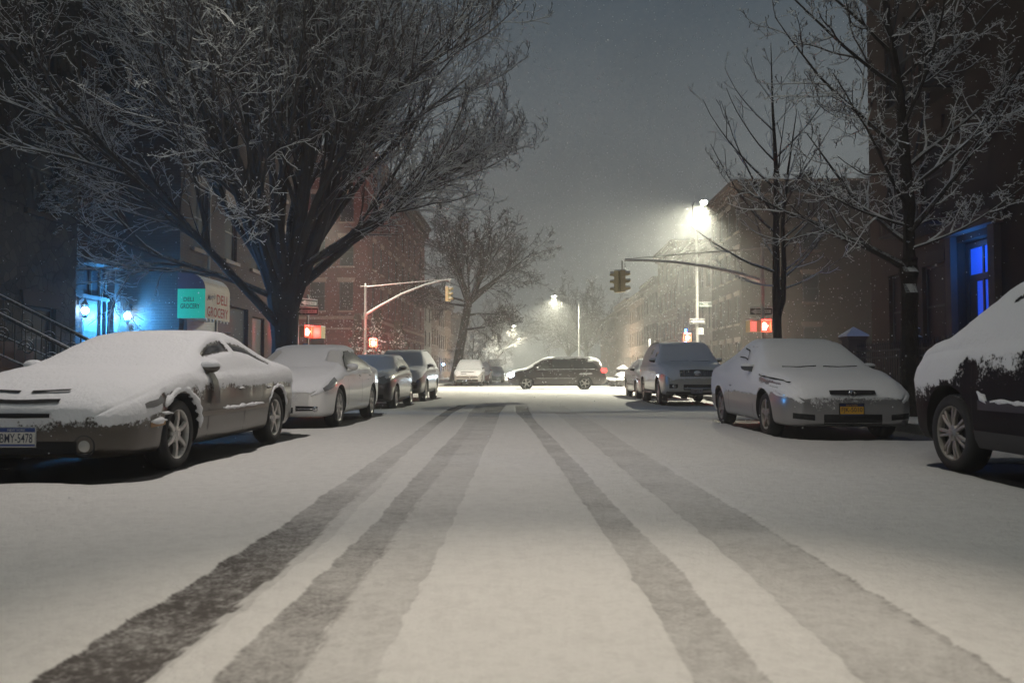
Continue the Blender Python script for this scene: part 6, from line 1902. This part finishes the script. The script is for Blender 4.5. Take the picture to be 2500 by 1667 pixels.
    sp.update(axles=(.9, 3.75), R=.37, rim=('broad', 5, .225), paint=P_PEARL, paint_plain=PP_PEARL, seed=10, ds=.08,
        snow=dict(line=[(0, .86), (1, .95), (4.8, 1.0)], t=.045, nz=.32, dust=.4),
        side=[('side_window', M_glass, [(1.5, 1.15), (4.2, 1.18)], [(1.5, 1.18), (2.1, 1.58), (4.0, 1.6), (4.2, 1.4)], .008)],
        front=[('grille_slot', M_dark, [(.0, .90), (.42, .90)], [(.0, .93), (.42, .93)], .04), ('grille_slot', M_dark, [(.0, .80), (.42, .80)], [(.0, .83), (.42, .83)], .03), ('bumper_slot', M_dark, [(.0, .56), (.7, .58)], [(.0, .62), (.7, .63)], .012), ('lower_intake', M_dark, [(.0, .34), (.7, .36)], [(.0, .46), (.7, .46)], .012),
               ('headlight', M_lens, [(.5, .80), (.85, .82)], [(.5, .94), (.85, .94)], .008)], mirror=(1.6, 1.2, .4), mirrormat=M_black_paint)
    far = 'cars parked beyond the crossing'
    loc, rz = place(-4.18, 51.9, 4.8)
    Car(sp, loc, rz, 'snow-covered boxy sport utility first in the row beyond the crossing', 'car', far)
    sp = wagon_profile(4.6, 1.70, hood=.98, cowl=(1.1, 1.08), roof0=1.9, W=1.82, belt=1.03, nose=.66, rw=.62, tail=.4, bot=.26)
    sp.update(axles=(.9, 3.6), R=.34, rim=('single', 5, .21), paint=P_RED, paint_plain=PP_RED, seed=12, ds=.08, snow=dict(line=[(0, .95), (4.6, 1.0)], t=.035, nz=.4, dust=.5),
        side=[('side_window', M_glass, [(1.4, 1.07), (4.0, 1.1)], [(1.4, 1.1), (2.0, 1.5), (3.8, 1.52), (4.0, 1.35)], .008)], front=[('grille', M_dark, [(.0, .6), (.45, .6)], [(.0, .78), (.45, .78)], .006)], mirror=(1.5, 1.1, .4))
    loc, rz = place(-3.95, 58.4, 4.6)
    Car(sp, loc, rz, 'dull red car tucked behind the boxy sport utility beyond the crossing', 'car', far)
    sp = sedan_profile(4.7, 1.45, W=1.8)
    sp.update(axles=(.95, 3.65), R=.32, rim=('single', 5, .2), paint=P_GREENW, paint_plain=PP_GREENW, seed=13, ds=.08, snow=dict(line=[(0, .75), (4.7, .85)], t=.04, nz=.32, dust=.3),
        side=[('side_window', M_glass, [(1.7, .96), (3.7, 1.0)], [(1.7, .98), (2.3, 1.26), (3.2, 1.26), (3.7, 1.02)], .008)], front=[('grille', M_dark, [(.0, .5), (.4, .5)], [(.0, .62), (.4, .62)], .006), ('headlight', M_lens, [(.48, .58), (.75, .6)], [(.48, .68), (.75, .72)], .006)], mirror=(1.75, .98, .4))
    loc, rz = place(-3.35, 70.0, 4.7)
    Car(sp, loc, rz, 'pale greenish sedan third in the row beyond the crossing', 'car', far)

def letter_badge(c):
    x = c.front_x(0, .635) + .056
    b = MB()
    b.tube([(x, -.028, .605), (x, -.020, .665)], .007, 5); b.tube([(x, .028, .605), (x, .020, .665)], .007, 5); b.tube([(x, -.024, .634), (x, .024, .634)], .006, 5)
    b.build('badge_letter', M_chrome, c.root)

build_cars()

# ------------------------------------------------------------------ falling snow and haze
def falling_snow():
    rg = np.random.RandomState(3)
    V, F = [], []
    def add(n, y0, y1, zmax, s0, s1):
        for _ in range(n):
            y = y0 + (y1 - y0) * rg.rand() ** .8
            hw = .75 * y + 1.0
            x = rg.uniform(-hw, hw); z = rg.uniform(.06, min(zmax, .9 + .55 * y + 1))
            if abs(x) > 13: continue
            r = rg.uniform(s0, s1) ; b = len(V)
            o = [(1, 0, 0), (-1, 0, 0), (0, 1, 0), (0, -1, 0), (0, 0, 1.3), (0, 0, -1.3)]
            for q in o: V.append((x + q[0] * r, y + q[1] * r, z + q[2] * r))
            for f in ((0, 2, 4), (2, 1, 4), (1, 3, 4), (3, 0, 4), (2, 0, 5), (1, 2, 5), (3, 1, 5), (0, 3, 5)): F.append(tuple(b + i for i in f))
    add(700, 3.0, 10, 7, .0022, .0042)
    add(7000, 9, 26, 12, .0050, .0095)
    add(30000, 24, 62, 15, .011, .021)
    add(9000, 60, 130, 15, .018, .034)
    me = bpy.data.meshes.new('falling_snow'); me.from_pydata(V, [], F)
    m = mat('snowflake', (.86, .87, .90), .7)
    me.materials.append(m); me.update()
    o = link_mesh('falling_snow', me); tag(o, 'fine snowflakes drifting through the night air', 'snowfall', kind='stuff')
falling_snow()

def haze():
    b = MB(); b.box(-120, 120, -32, 330, -1.35, 30)
    m = bpy.data.materials.new('haze'); m.use_nodes = True
    nt = m.node_tree; nt.nodes.clear()
    out = nt.nodes.new('ShaderNodeOutputMaterial'); v = nt.nodes.new('ShaderNodeVolumePrincipled')
    v.inputs['Color'].default_value = (.90, .92, .90, 1)
    v.inputs['Density'].default_value = HAZE_D
    v.inputs['Anisotropy'].default_value = 0.6
    nt.links.new(v.outputs[0], out.inputs['Volume'])
    o = b.build('haze', m); tag(o, 'cold night haze thick with fine snow', 'haze', kind='stuff')
haze()
